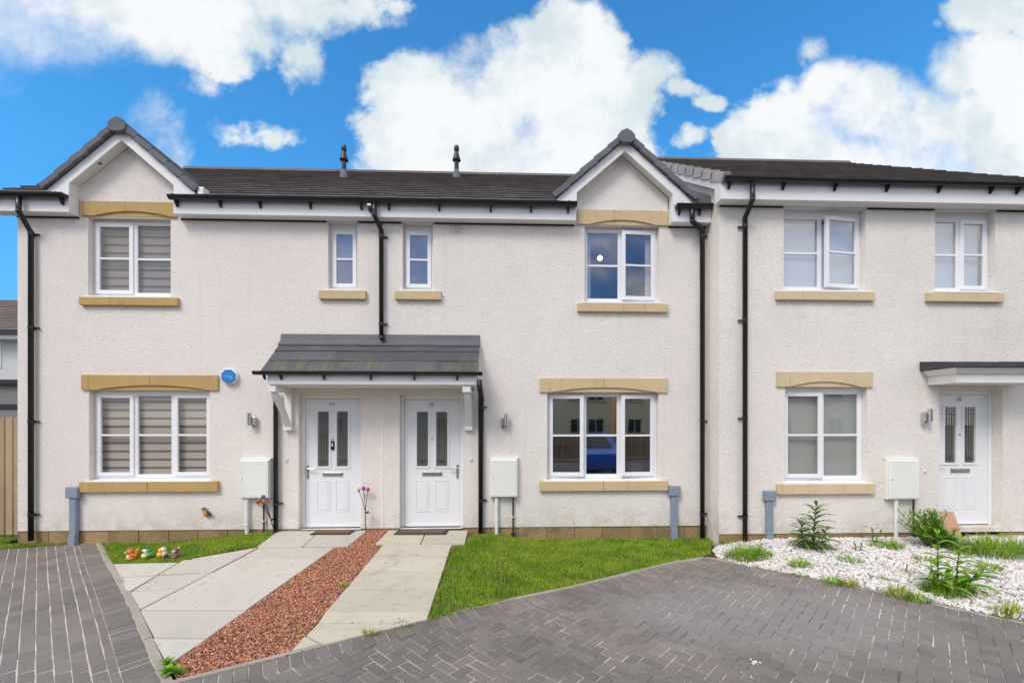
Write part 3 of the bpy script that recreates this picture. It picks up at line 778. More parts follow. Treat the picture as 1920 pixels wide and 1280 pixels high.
# windows
window(house_l, *oA, 0, [('c', 0, 'L'), 'f'], 'glass', head=.06)
winB = window(house_l, *oB, 0, [('c', 0, 'L'), 'f', ('c', 0, 'R')], 'glass', head=.06)
window(house_l, *oC, 0, [('c', 0, 'L')], 'glass_obscure', head=.12)
window(house_m, *oD, 0, [('c', 2.5, 'R')], 'glass_obscure', head=.12)
winE = window(house_m, *oE, 0, ['f', ('c', 4, 'R')], 'glass_upper', head=.06)
winF = window(house_m, *oF, 0, [('c', 4, 'L'), 'f', ('c', 5, 'R')], 'glass_mirror', head=.06)
window(house_r, *oG, D3, ['f', ('c', 8, 'R')], 'glass_upper', head=.13)
window(house_r, *oH, D3, ['f', ('c', 0, 'R')], 'glass_upper', head=.13)
window(house_r, *oI, D3, [('c', 2, 'L'), 'f'], 'glass_mid', head=.09)
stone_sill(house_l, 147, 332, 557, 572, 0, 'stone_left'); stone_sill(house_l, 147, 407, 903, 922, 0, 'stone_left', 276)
stone_sill(house_l, 597, 685, 544, 560, 0, 'stone_mid')
stone_sill(house_m, 740, 827, 545, 561, 0, 'stone_mid'); stone_sill(house_m, 1083, 1253, 569, 584, 0, 'stone_mid')
stone_sill(house_m, 1012, 1253, 902, 920, 0, 'stone_mid', 1132)
stone_sill(house_r, 1457, 1641, 546, 562, D3, 'stone_right'); stone_sill(house_r, 1740, 1884, 549, 565, D3, 'stone_right')
stone_sill(house_r, 1459, 1642, 907, 926, D3, 'stone_right')
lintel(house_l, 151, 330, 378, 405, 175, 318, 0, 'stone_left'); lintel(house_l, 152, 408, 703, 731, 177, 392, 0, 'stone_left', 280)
lintel(house_m, 1083, 1252, 394, 421, 1105, 1230, 0, 'stone_mid'); lintel(house_m, 1012, 1252, 709, 735, 1035, 1232, 0, 'stone_mid', 1132)
lintel(house_r, 1457, 1637, 697, 725, 1480, 1615, D3, 'stone_right', rise=.08)

# doors
doorL = door(house_l, *oDL, 0, .11, 'L', '54')
doorM = door(house_m, *oDM, 0, .11, 'R', '56')
doorR = door(house_r, *oDR, D3, .15, 'L', '58')
_, yd, mid, c, h = doorL
bell = MB(); bell.box(mid - .022, mid + .022, yd - .030, yd - .001, c + h * .605, c + h * .675)
bo = bell.build('door_camera', 'camera_black', doorL[0], bevel=.005)
bb = MB(); bb.tube([(mid, yd - .034, c + h * .655), (mid, yd - .0295, c + h * .655)], .010, 12); bb.box(mid - .009, mid + .009, yd - .032, yd - .0295, c + h * .632, c + h * .652)
bb.build('call_button', 'sign_white', bo)

# eaves and gables
LY = -.17
fascia_box(house_l, X0 - .22, GL[0], LY, 0); fascia_box(house_l, GL[1], XP - .001, LY, 0)
fascia_box(house_m, XP + .001, GR[0], LY, 0); fascia_box(house_m, GR[1], X1 - .004, LY, 0)
fascia_box(house_r, X1 - .07, X2 + .15, D3 - .2, D3, ZS3, ZS3 + .262)
for hh, a, b, y, z in ((house_l, X0, GL[0], 0, ZS), (house_l, GL[1], oC[0] - .02, 0, ZS), (house_l, oC[1] + .02, XP, 0, ZS), (house_m, XP, oD[0] - .02, 0, ZS), (house_m, oD[1] + .02, GR[0], 0, ZS),
                    (house_m, GR[1], X1 - .01, 0, ZS), (house_r, X1 + .01, oG[0] - .02, D3, ZS3), (house_r, oG[1] + .02, oH[0] - .02, D3, ZS3), (house_r, oH[1] + .02, X2, D3, ZS3)):
    s = MB(); s.box(a, b, y - .016, y - .0035, z - .022, z - .001); s.build('eaves_gap_shade', 'dark_gap', hh)  # black strip painting the shade in the narrow gap below the soffit
for hh, o, y, z, m_ in ((house_l, oC, 0, ZS, 'soffit_white'), (house_m, oD, 0, ZS, 'soffit_white'), (house_r, oG, D3, ZS3, 'soffit_white'), (house_r, oH, D3, ZS3, 'soffit_white')):
    s = MB(); s.box(o[0] + .004, o[1] - .004, y - .002, y + .16, z - .005, z - .0005); s.build('soffit_return', m_, hh)

def gable_trim(house, g):
    a, b, c = g
    for sg in (-1, 1):
        e = (b - a) / 2
        P = lambda d, z: (c + sg * d, z)
        bb = MB(); bb.prism([P(0, 6.175), P(1.12, 6.175 - GT * 1.12), P(1.12, ZS + .255), P(e + .002, ZS + .255), P(e + .002, 6.01 - GT * e), P(0, 6.01)], LY - .004, LY + .018)
        bb.build('barge_board', 'white_paint', house)
        sf = MB(); sf.prism([P(0, 6.07), P(e + .003, 6.07 - GT * (e + .003)), P(e + .003, 6.035 - GT * (e + .003)), P(0, 6.035)], LY + .0185, -.003)
        sf.prism([P(e + .002, ZS + .253), P(e + .04, ZS + .253), P(e + .04, 6.05 - GT * e), P(e + .002, 6.05 - GT * e)], LY + .0185, -.003)
        sf.build('gable_soffit', 'soffit_white', house)
        # cloaked verge units, each overlapping the one below
        v = MB(); n = 5; L = 1.06; ca = 1 / math.hypot(1, GT); sa = GT * ca
        for i in range(n):
            s0 = L / ca * i / n; s1 = L / ca * (i + 1) / n
            lo = .012 * (1 if i else 1); o0 = .0; 
            q = []
            for s, up in ((s0, .0), (s1 + (.015 if i < n - 1 else .02), .016)):
                d = s * ca; z = 6.18 - GT * d
                q.append((c + sg * (d + up * sa), z + up * ca - .006)); q.append((c + sg * (d + (up + .080) * sa), z + (up + .080) * ca))
            v.prism([q[0], q[2], q[3], q[1]], LY - .055 - .004 * (n - i), LY - .012)
        v.build('verge_tiles', 'verge_grey', house, bevel=.006)
        # the slope running back into the main roof
        r = MB(); zt = 6.275
        r.prism([P(0, zt), P(1.08, zt - GT * 1.08), P(1.08, zt - .085 - GT * 1.08), P(0, zt - .085)], LY - .011, 2.2)
        r.build('gable_roof', 'roof_tile', house)
    rc = MB(); rc.prism([(c - .125, 6.115), (c - .135, 6.20), (c - .085, 6.265), (c, 6.31), (c + .085, 6.265), (c + .135, 6.20), (c + .125, 6.115), (c + .05, 6.085), (c - .05, 6.085)], LY - .095, LY - .05)
    rc.build('ridge_end', 'verge_grey', house, bevel=.012)
    rd = MB()
    for k in range(5):
        y0 = LY - .05 + k * .42
        rd.prism([(c - .12, 6.18), (c - .08, 6.25), (c, 6.295), (c + .08, 6.25), (c + .12, 6.18)], y0, y0 + .41)
    rd.build('ridge_tiles', 'verge_grey', house)
gable_trim(house_l, GL); gable_trim(house_m, GR)
nb = MB(); xx, zz = W(191, 308, -.05); nb.ball((xx, -.09, zz - .01), (.035, .03, .02), 8, 6); nb.build('nest_mark', 'bird_grey', house_l)

# roofs
YE, ZE = -.215, 5.178; ZE3 = 5.37
RL = (4.02 - YE) * math.hypot(1, TAN)
def cut(x, y, z):
    for g in (GL, GR):
        if abs(x - g[2]) < 1.3 and 6.22 - GT * abs(x - g[2]) > z + .02: return True
    return False
def roof(house, x0, x1, ye, ze, yr, skip, ridge=True):
    L = (yr - ye) * math.hypot(1, TAN); m = MB()
    roof_tiles(m, x0, x1, ye, ze, TAN, L, .30, .30, skip)
    r = m.build('roof', 'roof_tile', house, recalc=False)
    zr = ze + (yr - ye) * TAN
    bk = MB(); bk.quad((x0, yr, zr), (x1, yr, zr), (x1, 8.5, 5.2), (x0, 8.5, 5.2)); bk.build('rear_slope', 'roof_tile', r, recalc=False)
    rt = MB(); x = x0
    while x < x1 - .05:
        e = min(x + .45, x1); rt.prismx([(yr - .13, zr - .045), (yr - .06, zr + .045), (yr, zr + .07), (yr + .06, zr + .045), (yr + .13, zr - .045)], x + .003, e - .003); x += .45
    rt.build('ridge_tiles', 'roof_tile', r)
    return r, zr
roof(house_l, X0 - .24, XP, YE, ZE, 4.02, cut); roof(house_m, XP, X1 - .01, YE, ZE, 4.02, cut)
YE3 = D3 - .245
rr3, zr3 = roof(house_r, X1 - .06, X2 + .17, YE3, ZE3, 4.05, None)
# roofing felt under the tiles, so no light falls between them
for hh, x0, x1, ye, ze, yr in ((house_r, X1 - .05, X2 + .16, YE3 + .06, ZE3 + .03, 4.05),):
    f = MB(); f.quad((x0, ye, ze), (x1, ye, ze), (x1, yr, ze + (yr - ye) * TAN), (x0, yr, ze + (yr - ye) * TAN)); f.build('felt', 'dark_gap', hh, recalc=False)
for hh, x0, x1, holes in ((house_l, X0 - .2, XP, GL), (house_m, XP, X1, GR)):
    f = MB()
    for a, b in ((x0, holes[2] - 1.0), (holes[2] + 1.0, x1)):
        f.quad((a, YE + .05, ZE + .01), (b, YE + .05, ZE + .01), (b, 4.02, ZE + 4.23 * TAN - .02), (a, 4.02, ZE + 4.23 * TAN - .02))
    f.build('felt', 'dark_gap', hh, recalc=False)
# pale dry verge caps up the exposed edge of the stepped-forward roof, with its barge board
v = MB(); n = 15; ca = 1 / math.hypot(1, TAN); sa = TAN * ca; L = (4.0 - YE3) / ca
for i in range(n):
    s0 = L * i / n - .02; s1 = L * (i + 1) / n + .02; vs = []
    for s, up in ((s0, .075), (s1, .045)):
        for x in (X1 - .085, X1 + .03):
            for dn in (0, .13):
                hgt = up - dn; vs.append((x, YE3 + s * ca - hgt * sa, ZE3 + s * sa + hgt * ca))
    v.add(vs, [(0, 2, 6, 4), (1, 5, 7, 3), (0, 1, 3, 2), (4, 6, 7, 5), (0, 4, 5, 1), (2, 3, 7, 6)])
v.build('verge_caps', 'verge_pale', house_r, bevel=.004)
bb = MB(); ZB = ZE3 + .035
bb.prismx([(D3 - .196, ZB - .03), (4.0, ZB - .03 + (4.0 - D3 + .196) * TAN), (4.0, ZB - .20 + (4.0 - D3 + .196) * TAN), (D3 - .196 + .19, ZB - .20 + .19 * TAN), (D3 - .196 + .19, ZS3), (D3 - .196, ZS3 + .005)], X1 - .068, X1 - .045)
bb.build('barge_board', 'white_paint', house_r)
vs_ = MB(); vs_.prismx([(D3, ZB + .07), (4.0, ZB + .07 + (4.0 - D3) * TAN), (4.0, ZB - .08 + (4.0 - D3) * TAN), (D3, ZB - .08)], X1 - .0445, X1 - .002)
vs_.build('verge_soffit', 'soffit_white', house_r)
# dark lead valley where the small gable meets the return wall
lv = MB(); lv.add([(GR[2] + .80, LY - .02, 5.50), (X1 - .01, LY + .02, 5.36), (X1 - .01, LY - .0, 5.17), (GR[2] + 1.10, LY - .03, 5.18), (GR[2] + .80, 1.0, 5.70), (X1 - .01, 1.0, 5.92)],
                  [(0, 3, 2, 1), (0, 1, 5, 4)])
lv.build('lead_valley', 'lead', house_m, recalc=False)
lf = MB(); lf.box(GL[2] + 1.11, GL[2] + 1.20, -.20, -.05, 5.21, 5.33); lf.build('valley_upstand', 'white_paint', house_l, bevel=.01)

# gutters
GZ = 5.168
def bxs(a, b, st): 
    n = max(2, int(round((b - a) / st)) + 1); return [a + .08 + (b - a - .16) * i / (n - 1) for i in range(n)]
gy = LY - .066
gx0, gx1 = XW(318, gy), XW(1081, gy)
gutter(X0 - .3, XW(122, gy), gy, GZ, 'short black gutter left of the left gable', bxs(X0 - .2, XW(122, gy), .9), LY)
gutter(gx0, gx1, gy, GZ, 'long black gutter between the two gables', [XW(p, gy) for p in (328, 410, 485, 580, 676, 728, 823, 920, 996, 1066)], LY)
gutter(XW(1268, gy), X1 - .03, gy, GZ, 'very short black gutter right of the right gable', [XW(1276, gy), XW(1314, gy)], LY)
gy3 = D3 - .2 - .066
gutter(XW(1360, gy3), X2 + .2, gy3, 5.36, 'black gutter along the roof of the right house', [XW(p, gy3) for p in (1370, 1472, 1570, 1668, 1766, 1864, 1914)], D3 - .2)

# downpipes
downpipe([(35, 368, -.235), (35, 396, -.235), (58, 436, -.056), (58, 1013, -.056)], 'black downpipe at the far left corner of the end house', [(58, y, -.056) for y in (438, 614, 790, 965)])
downpipe([(702, 378, -.235), (702, 403, -.235), (715, 432, -.056), (715, 632, -.056)], 'black downpipe ending on top of the porch canopy', [(715, y, -.056) for y in (443, 607)], shoe=(.03, -.07, -.03))
downpipe([(1298, 385, -.235), (1298, 415, -.235), (1317, 431, -.056), (1317, 1013, -.056)], 'black downpipe beside the inner corner of the stepped-forward house', [(1317, y, -.056) for y in (442, 789, 963)])
downpipe([(1411, 343, D3 - .266), (1411, 374, D3 - .266), (1397, 409, D3 - .056), (1397, 1020, D3 - .056)], 'black downpipe on the right house, above the grass tuft', [(1397, y, D3 - .056) for y in (424, 600, 784, 968)], side=-1)

# soil vents through the roof
def on_roof(px, py):
    lo, hi = 0.0, 4.0
    for _ in range(50):
        y = (lo + hi) / 2; z = ZW(px, py, y)
        if z > ZE + .03 + (y - YE) * TAN: lo = y
        else: hi = y
    return XW(px, y), y, z
for px, lab in ((645, 'dark roof vent pipe against blue sky, the left of two'), (856, 'dark roof vent pipe in front of the big white cloud')):
    x, y, z = on_roof(px, 331); t = thing('roof_vent', (x, y, z), lab, 'vent pipe', 'vent pipes on the roof')
    s = (y + 7) / F
    p = MB(); p.lathe([(4.2 * s, -.05), (4.2 * s, 28 * s)], (x, y, z)); p.build('pipe', 'black_plastic', t, smooth='auto')
    c = MB(); c.lathe([(4.4 * s, 27 * s), (8 * s, 30 * s), (7 * s, 33 * s), (4.2 * s, 43 * s), (3.4 * s, 46 * s), (4.8 * s, 48 * s), (4.8 * s, 54 * s), (3.6 * s, 57 * s)], (x, y, z)); c.build('cowl', 'black_plastic', t, smooth='auto')
    f = MB(); f.lathe([(8 * s, -.07), (6.5 * s, 6 * s), (4.3 * s, 12 * s)], (x, y, z)); f.build('flashing', 'verge_grey', t, smooth='auto')

# porch canopy over the two doors
PC = -.60; cz_top = ZW(700, 643); cz_bot = ZW(700, 697, PC)
cx0, cx1 = XW(528), XW(899)
pc = thing('porch_canopy', ((cx0 + cx1) / 2, 0, 2.36), 'grey tiled lean-to porch canopy with mossy edge over two white doors', 'canopy')
ct = (cz_top - cz_bot) / -PC
m = MB(); roof_tiles(m, cx0, cx1, PC, cz_bot, ct, -PC * math.hypot(1, ct), (cx1 - cx0) / 5 + .001, .26, None, stagger=True, th=.03, jx=.001, lift=.022); m.build('roof', 'canopy_tile', pc, recalc=False)
m = MB(); m.prismx([(-.004, cz_bot - .03), (PC + .02, cz_bot - .03), (PC + .02, cz_bot - .005), (-.004, cz_top - .01)], cx0 + .02, cx1 - .02); m.build('roof_body', 'white_paint', pc)
m = MB(); m.prismx([(-.003, cz_top - .07), (-.105, cz_top - .065), (-.11, cz_top - .035), (-.035, cz_top + .03), (-.02, ZW(700, 627)), (-.003, ZW(700, 627))], cx0 - .005, cx1 + .005); m.build('flashing', 'lead', pc, bevel=.006)
bx0, bx1 = XW(500, PC), XW(893, PC)
m = MB(); m.box(bx0 + .02, bx1 - .02, PC + .05, -.003, 2.362, cz_bot - .032); m.build('soffit', 'soffit_white', pc)
m = MB(); m.box(bx0, bx1, PC + .02, PC + .048, 2.375, cz_bot - .031); m.build('fascia', 'white_paint', pc, bevel=.003)
gyc = PC - .03; gtop = cz_bot + .0; gm = MB(); N = 10; r = .052
prof = [(gyc + r * math.cos(a), gtop - r * math.sin(a)) for a in [math.pi * k / N for k in range(N + 1)]]
inn = [(gyc + (r - .006) * math.cos(a), gtop - (r - .006) * math.sin(a)) for a in [math.pi * (N - k) / N for k in range(N + 1)]]
ga, gb = XW(476, gyc), XW(904, gyc); gm.prismx(prof + inn, ga, gb)
for x in (ga, gb): gm.prismx(prof, x - .004, x + .004)
gut = gm.build('gutter', 'black_plastic', pc, smooth='auto')
for p in (494, 525, 606, 694, 776, 857):
    x = XW(p, gyc); b = MB(); b.prismx([(PC + .018, gtop - .02), (PC + .018, gtop - .115), (PC + .004, gtop - .115), (gyc - r * .4, gtop - r * .95)], x - .012, x + .012)
    b.prismx([(gyc + (r + .004) * math.cos(a), gtop + .003 - (r + .004) * math.sin(a)) for a in [math.pi * k / N for k in range(N + 1)]], x - .014, x + .014)
    b.build('gutter_bracket', 'black_plastic', gut)
for p in (543, 879):
    x = XW(p); w = .05
    b = MB(); zt = 2.358; zb = ZW(p, 806)
    b.box(x - w, x + w, -.055, -.003, zb + .08, zt)
    b.box(x - w * 1.15, x + w * 1.15, -.075, -.002, zb, zb + .08)
    b.box(x - w, x + w, -.50, -.056, zt - .075, zt); b.box(x - w * 1.15, x + w * 1.15, -.56, -.501, zt - .085, zt)
    N = 10; arc = []
    for k in range(N + 1):
        t = k / N; yy = -.49 + .43 * t; zz = zt - .08 - (zt - zb - .20) * (t ** 1.35); arc.append((yy, zz))
    poly = [(yy, zz) for yy, zz in arc] + [(yy, zz - .075) for yy, zz in reversed(arc)]
    for k in range(N):
        b.prismx([arc[k], arc[k + 1], (arc[k + 1][0] , arc[k + 1][1] - .085), (arc[k][0], arc[k][1] - .085)] if k else [(-.49, zt - .0755), arc[1], (arc[1][0], arc[1][1] - .085), (-.49, zt - .13)], x - w * .8, x + w * .8)
    b.build('bracket', 'white_paint', pc)
downpipe([(899, 712, PC - .02), (899, 722, PC - .02), (902, 742, -.056), (901, 1004, -.056)], 'black downpipe right of the middle door', [(902, y, -.056) for y in (763, 938)])
downpipe([(513, 727, -.12), (513, 733, -.12), (517, 747, -.056), (517, 1000, -.056)], 'black downpipe left of the left door', [(517, y, -.056) for y in (763, 944)])

# flat canopy over the right door
fc = thing('porch_canopy', (7.25, D3, 2.39), 'small white flat-topped canopy with dark tiled top over the right-hand door', 'canopy')
yb = D3 - .003; yc = D3 - .43
m = MB(); m.box(6.575, 7.92, yc, yb, 2.405, 2.527); m.build('fascia', 'white_paint', fc, bevel=.004)
m = MB(); m.add([(6.555, yc - .02, 2.528), (7.94, yc - .02, 2.528), (7.94, yb, 2.528), (6.555, yb, 2.528), (6.485, yc - .075, 2.615), (8.01, yc - .075, 2.615), (8.01, yb, 2.615), (6.485, yb, 2.615)],
                [(0, 1, 5, 4), (1, 2, 6, 5), (2, 3, 7, 6), (3, 0, 4, 7), (4, 5, 6, 7), (3, 2, 1, 0)]); m.build('moulding', 'soffit_white', fc, bevel=.004)
m = MB(); random.seed(3)
for i in range(9):
    a = 6.445 + 1.605 * i / 9; b_ = a + 1.605 / 9 - .001; j = random.uniform(-.008, .008)
    m.prismx([(yc - .11, 2.617), (yc - .11, 2.69 + j), (yb, 2.765 + j), (yb, 2.617)], a, b_)
m.build('roof', 'canopy_dark', fc, bevel=.006)

# blinds, curtains and other things behind the glass
def sheet_blind(label, o, Y, mat, name='roller_blind', z0=None, z1=None, ins=.055, fold=0, x0=None, x1=None, cat='blind', group=None):
    a, b = (o[0] + ins if x0 is None else x0), (o[1] - ins if x1 is None else x1); za = o[2] + .1 if z0 is None else z0; zb = o[3] - .03 if z1 is None else z1
    m = MB(); n = 2 if not fold else 40; y = Y + .172
    for i in range(n):
        t0, t1 = i / n, (i + 1) / n
        y0 = y + fold * math.sin(t0 * 22); y1 = y + fold * math.sin(t1 * 22)
        m.quad((a + (b - a) * t0, y0, za), (a + (b - a) * t1, y1, za), (a + (b - a) * t1, y1, zb), (a + (b - a) * t0, y0, zb))
    t = MB(); 
    ob = m.build(name, mat, None, recalc=False, origin=((a + b) / 2, y, za)); tag(ob, label, cat, group)
    if not fold:
        rl = MB(); rl.tube([(a, y + .03, zb + .01), (b, y + .03, zb + .01)], .022, 10); rl.build('roller', 'white_paint', ob)
        br = MB(); br.box(a, b, y - .008, y + .008, za - .02, za); br.build('bottom_rail', 'white_paint', ob)
    return ob
sheet_blind('grey striped blind in the upper window under the left gable', oA, 0, 'zebra_grey')
sheet_blind('beige striped blind in the wide ground-floor window of the end house', oB, 0, 'zebra_beige')
sheet_blind('pale half-drawn blind in the narrow window left of the centre downpipe', oC, 0, 'white_blind', z0=oC[2] + .62)
sheet_blind('plain pale blind in the ground-floor window of the right house', oI, D3, 'white_blind')
sheet_blind('plain pale blind in the far right upper window', oH, D3, 'sky_tint_blind', x1=oH[1] - .09)
sheet_blind('plain pale blind in the upper window with the wide open casement', oG, D3, 'sky_tint_blind', z1=oG[3] - .2)
sheet_blind('pale curtain at the left edge of the upper window under the right gable', oE, 0, 'curtain', 'curtain', x0=oE[0] + .03, x1=oE[0] + .13, fold=.02, cat='curtain', group='bedroom curtains')
sheet_blind('pale curtain at the right edge of the upper window under the right gable', oE, 0, 'curtain', 'curtain', x0=oE[1] - .17, x1=oE[1] - .05, fold=.02, cat='curtain', group='bedroom curtains')
LYY = .7; xx, zz = W(1125, 484, LYY); lt = thing('pendant_lamp', (xx, LYY, zz), 'lit round lamp seen through the upper window under the right gable', 'lamp')
m = MB(); m.ball((xx, LYY, zz), .042); m.build('globe', 'lamp_glow', lt, smooth=True)
m = MB(); m.tube([(xx, LYY, zz + .04), (xx, LYY, 4.955)], .006, 6); m.build('flex', 'white_paint', lt)
x0_, z0_ = W(1179, 882, .3); x1_, z1_ = W(1203, 868, .3)
cb = MB(); cb.box(x0_, x1_, .24, .38, oF[2] + .10, z1_); tag(cb.build('cardboard_box', 'cardboard', None, bevel=.003, origin=(x0_, .3, oF[2])), 'small brown cardboard box on the sill of the middle house ground-floor window', 'box')
# ------------------------------------------------------------------ fixtures on the walls
def meter_box(p0, p1, q0, q1, Y, wp, dp, base, label):
    yf = Y - .10
    x0, x1 = XW(p0, yf), XW(p1, yf); z1 = ZW(p0, q0, yf); z0 = ZW(p0, q1, yf)
    t = thing('meter_box', ((x0 + x1) / 2, Y, z0), label, 'meter box', 'meter boxes')
    m = MB(); m.box(x0, x1, yf + .03, Y - .002, z0, z1); m.box(x0 - .012, x1 + .012, yf + .045, Y - .001, z1 + .0005, z1 + .018); m.build('body', 'meter_white', t, bevel=.008)
    d = MB(); d.box(x0 + .008, x1 - .008, yf, yf + .0295, z0 + .012, z1 - .012); do = d.build('door', 'meter_white', t, bevel=.012)
    r = MB(); frame_ring(r, x0 + .035, x1 - .035, z0 + .04, z1 - .04, yf - .003, yf - .0003, .006); r.build('raised_rim', 'meter_white', do)
    k = MB(); k.tube([(x0 + .05, yf - .006, (z0 + z1) / 2), (x0 + .05, yf - .0005, (z0 + z1) / 2)], .007, 8); k.build('lock', 'black_plastic', do)
    yw = Y - .045; xw = XW(wp, yw); xd = XW(dp, yw)
    a = MB(); a.tube([(xw, yw, base), (xw, yw, z0 + .01)], .027, 14); zc = base + .28; a.tube([(xw, yw, zc), (xw, yw, zc + .016)], .034, 12); a.build('conduit', 'pipe_white', t, smooth='auto')
    b = MB(); b.tube([(xd, yw + .01, base), (xd, yw + .01, z0 + .01)], .013, 10); b.build('gas_pipe', 'rust_pipe', t, smooth='auto')
    c = MB(); zc = base + .33; c.tube([(xd, yw + .01, zc), (xd, yw + .01, zc + .014)], .021, 10); c.box(xd - .026, xd + .026, yw + .01, Y - .002, zc + .001, zc + .013); c.build('pipe_clip', 'pipe_white', t)
    f = MB(); f.tube([(xd, yw + .01, base), (xd, yw + .01, base + .09)], .028, 10); f.build('pipe_sleeve', 'black_rubber', t)
meter_box(448, 504, 861, 935, 0, 463, 494, .0, 'white meter box left of the left downpipe, with solar flowers below it')
meter_box(919, 971, 860, 933, 0, 931, 962, .03, 'white meter box between the middle door and the wide window')
meter_box(1667, 1726, 861, 937, D3, 1680, 1714, .06, 'white meter box near the right-hand door, above the white gravel')

def cable_box(pc_, q0, q1, Y, base, label, kink=0):
    yf = Y - .09; x = XW(pc_, yf); w = 11 / F * (yf + 7); z1 = ZW(pc_, q0, yf); z0 = ZW(pc_, q1, yf)
    t = thing('cable_entry_box', (x, Y, base), label, 'cable box', 'grey cable entry boxes')
    m = MB(); m.box(x - w, x + w, yf, Y - .002, z0, z1); m.build('cover', 'grey_plastic', t, bevel=.012)
    d = MB(); d.box(x - w * .55, x + w * .55, yf + .018, Y - .003, base + .16, z0 - .0005); d.build('duct', 'grey_plastic', t, bevel=.01)
    f = MB(); f.prism([(x - w * .55, base + .165), (x + w * .55, base + .165), (x + w * .62 + kink, base - .05), (x - w * .62 + kink, base - .05)], yf + .005, Y - .004); f.build('boot', 'grey_plastic', t, bevel=.012)
cable_box(133, 913, 934, 0, 0, 'grey cable box left of the striped ground-floor window', kink=-.015)
cable_box(1266, 911, 930, 0, 0, 'grey cable box at the corner of the lawn, right of the open window')
cable_box(1446, 920, 939, D3, .05, 'grey cable box on the right house below the buff sill')

def wall_light(px, q0, q1, Y, label, side):
    x, z0 = W(px, q1, Y - .05); z1 = ZW(px, q0, Y - .05); h = z1 - z0
    t = thing('wall_light', (x, Y, z0), label, 'wall light', 'steel wall lights')
    p = MB(); p.box(x - .03, x + .03, Y - .022, Y - .002, z0 + h * .15, z0 + h * .8); p.build('back_plate', 'steel', t, bevel=.004)
    b = MB(); b.tube([(x - side * .02, Y - .085, z0 + h * .18), (x - side * .02, Y - .085, z1)], .034, 18); b.box(x - side * .02 - .012, x - side * .02 + .012, Y - .06, Y - .0225, z0 + h * .45, z0 + h * .6); b.build('tube', 'steel', t, smooth='auto')
    s = MB(); s.box(x + side * .012, x + side * .062, Y - .075, Y - .0225, z0, z0 + h * .75); so = s.build('sensor_housing', 'steel', t, bevel=.005)
    e = MB(); e.ball((x + side * .037, Y - .077, z0 + h * .14), .015, 10, 7); e.build('sensor_lens', 'camera_black', so, smooth=True)
wall_light(472, 774, 802, 0, 'steel wall light left of the left door', 1)
wall_light(947, 776, 803, 0, 'steel wall light between the middle door and the wide window', -1)
wall_light(1738, 766, 795, D3, 'steel wall light left of the right-hand door', -1)

# alarm bell box
ax, az = W(428, 705, -.07); ab = thing('alarm_box', (ax, 0, az), 'blue octagonal alarm box beside the striped window lintel', 'alarm box')
oc = lambda r: [(ax + r * math.cos(R(22.5 + 45 * k)), az + r * math.sin(R(22.5 + 45 * k))) for k in range(8)]
m = MB(); m.prism(oc(.125), -.06, -.002); m.build('backing', 'sign_white', ab, bevel=.01)
m = MB(); m.prism(oc(.112), -.075, -.0605); m.build('cover', 'blue_sign', ab, bevel=.008)
text_mesh('lettering', 'ring', .088, (ax, -.0765, az), 'sign_letter', ab, depth=.001)

# door bells beside the doors
for px, py, Y, lab in ((538, 862, 0, 'small white bell push left of the left door'), (883, 861, 0, 'small white bell push right of the middle door'), (1733, 884, D3, 'small pale bell push beside the right-hand door')):
    x, z = W(px, py, Y); t = thing('bell_push', (x, Y, z), lab, 'door bell', None)
    m = MB(); m.box(x - .016, x + .016, Y - .018, Y - .002, z - .028, z + .028); m.build('body', 'upvc', t, bevel=.006)
    m = MB(); m.tube([(x, Y - .022, z - .006), (x, Y - .017, z - .006)], .008, 10); m.build('button', 'grey_wall', t)
# small spotlight camera at the eaves by the centre downpipe
x, z = W(694, 391, -.2); t = thing('spotlight', (x, -.2, z), 'tiny black spotlight under the gutter beside the centre downpipe', 'light')
m = MB(); m.box(x - .022, x + .022, -.26, -.175, z - .045, z + .015); m.build('body', 'camera_black', t, bevel=.006)
m = MB(); m.box(x - .03, x + .028, -.262, -.19, z + .0155, z + .05); m.build('lens', 'sign_white', t, bevel=.008)
# pottery bird hung on the wall
x, z = W(387, 960, -.03); t = thing('wall_ornament', (x, 0, z), 'small brown and orange bird ornament on the wall above the grass', 'ornament')
rot = Matrix.Rotation(R(35), 4, 'Y')
m = MB(); m.ball((x, -.035, z - .012), (.042, .026, .058), rot=Matrix.Rotation(R(-25), 4, 'Y')); m.build('body', 'bird_orange', t, smooth=True)
m = MB(); m.ball((x - .032, -.035, z + .052), (.034, .026, .030)); m.build('head', 'bird_grey', t, smooth=True)
m = MB(); m.ball((x + .042, -.045, z - .008), (.022, .015, .058), rot=Matrix.Rotation(R(-48), 4, 'Y')); m.build('wing', 'bird_brown', t, smooth=True)
m = MB(); m.add([(x - .062, -.035, z + .055), (x - .085, -.035, z + .048), (x - .062, -.028, z + .043), (x - .062, -.042, z + .043)], [(0, 1, 2), (0, 3, 1), (1, 3, 2), (0, 2, 3)]); m.build('beak', 'bird_brown', t)

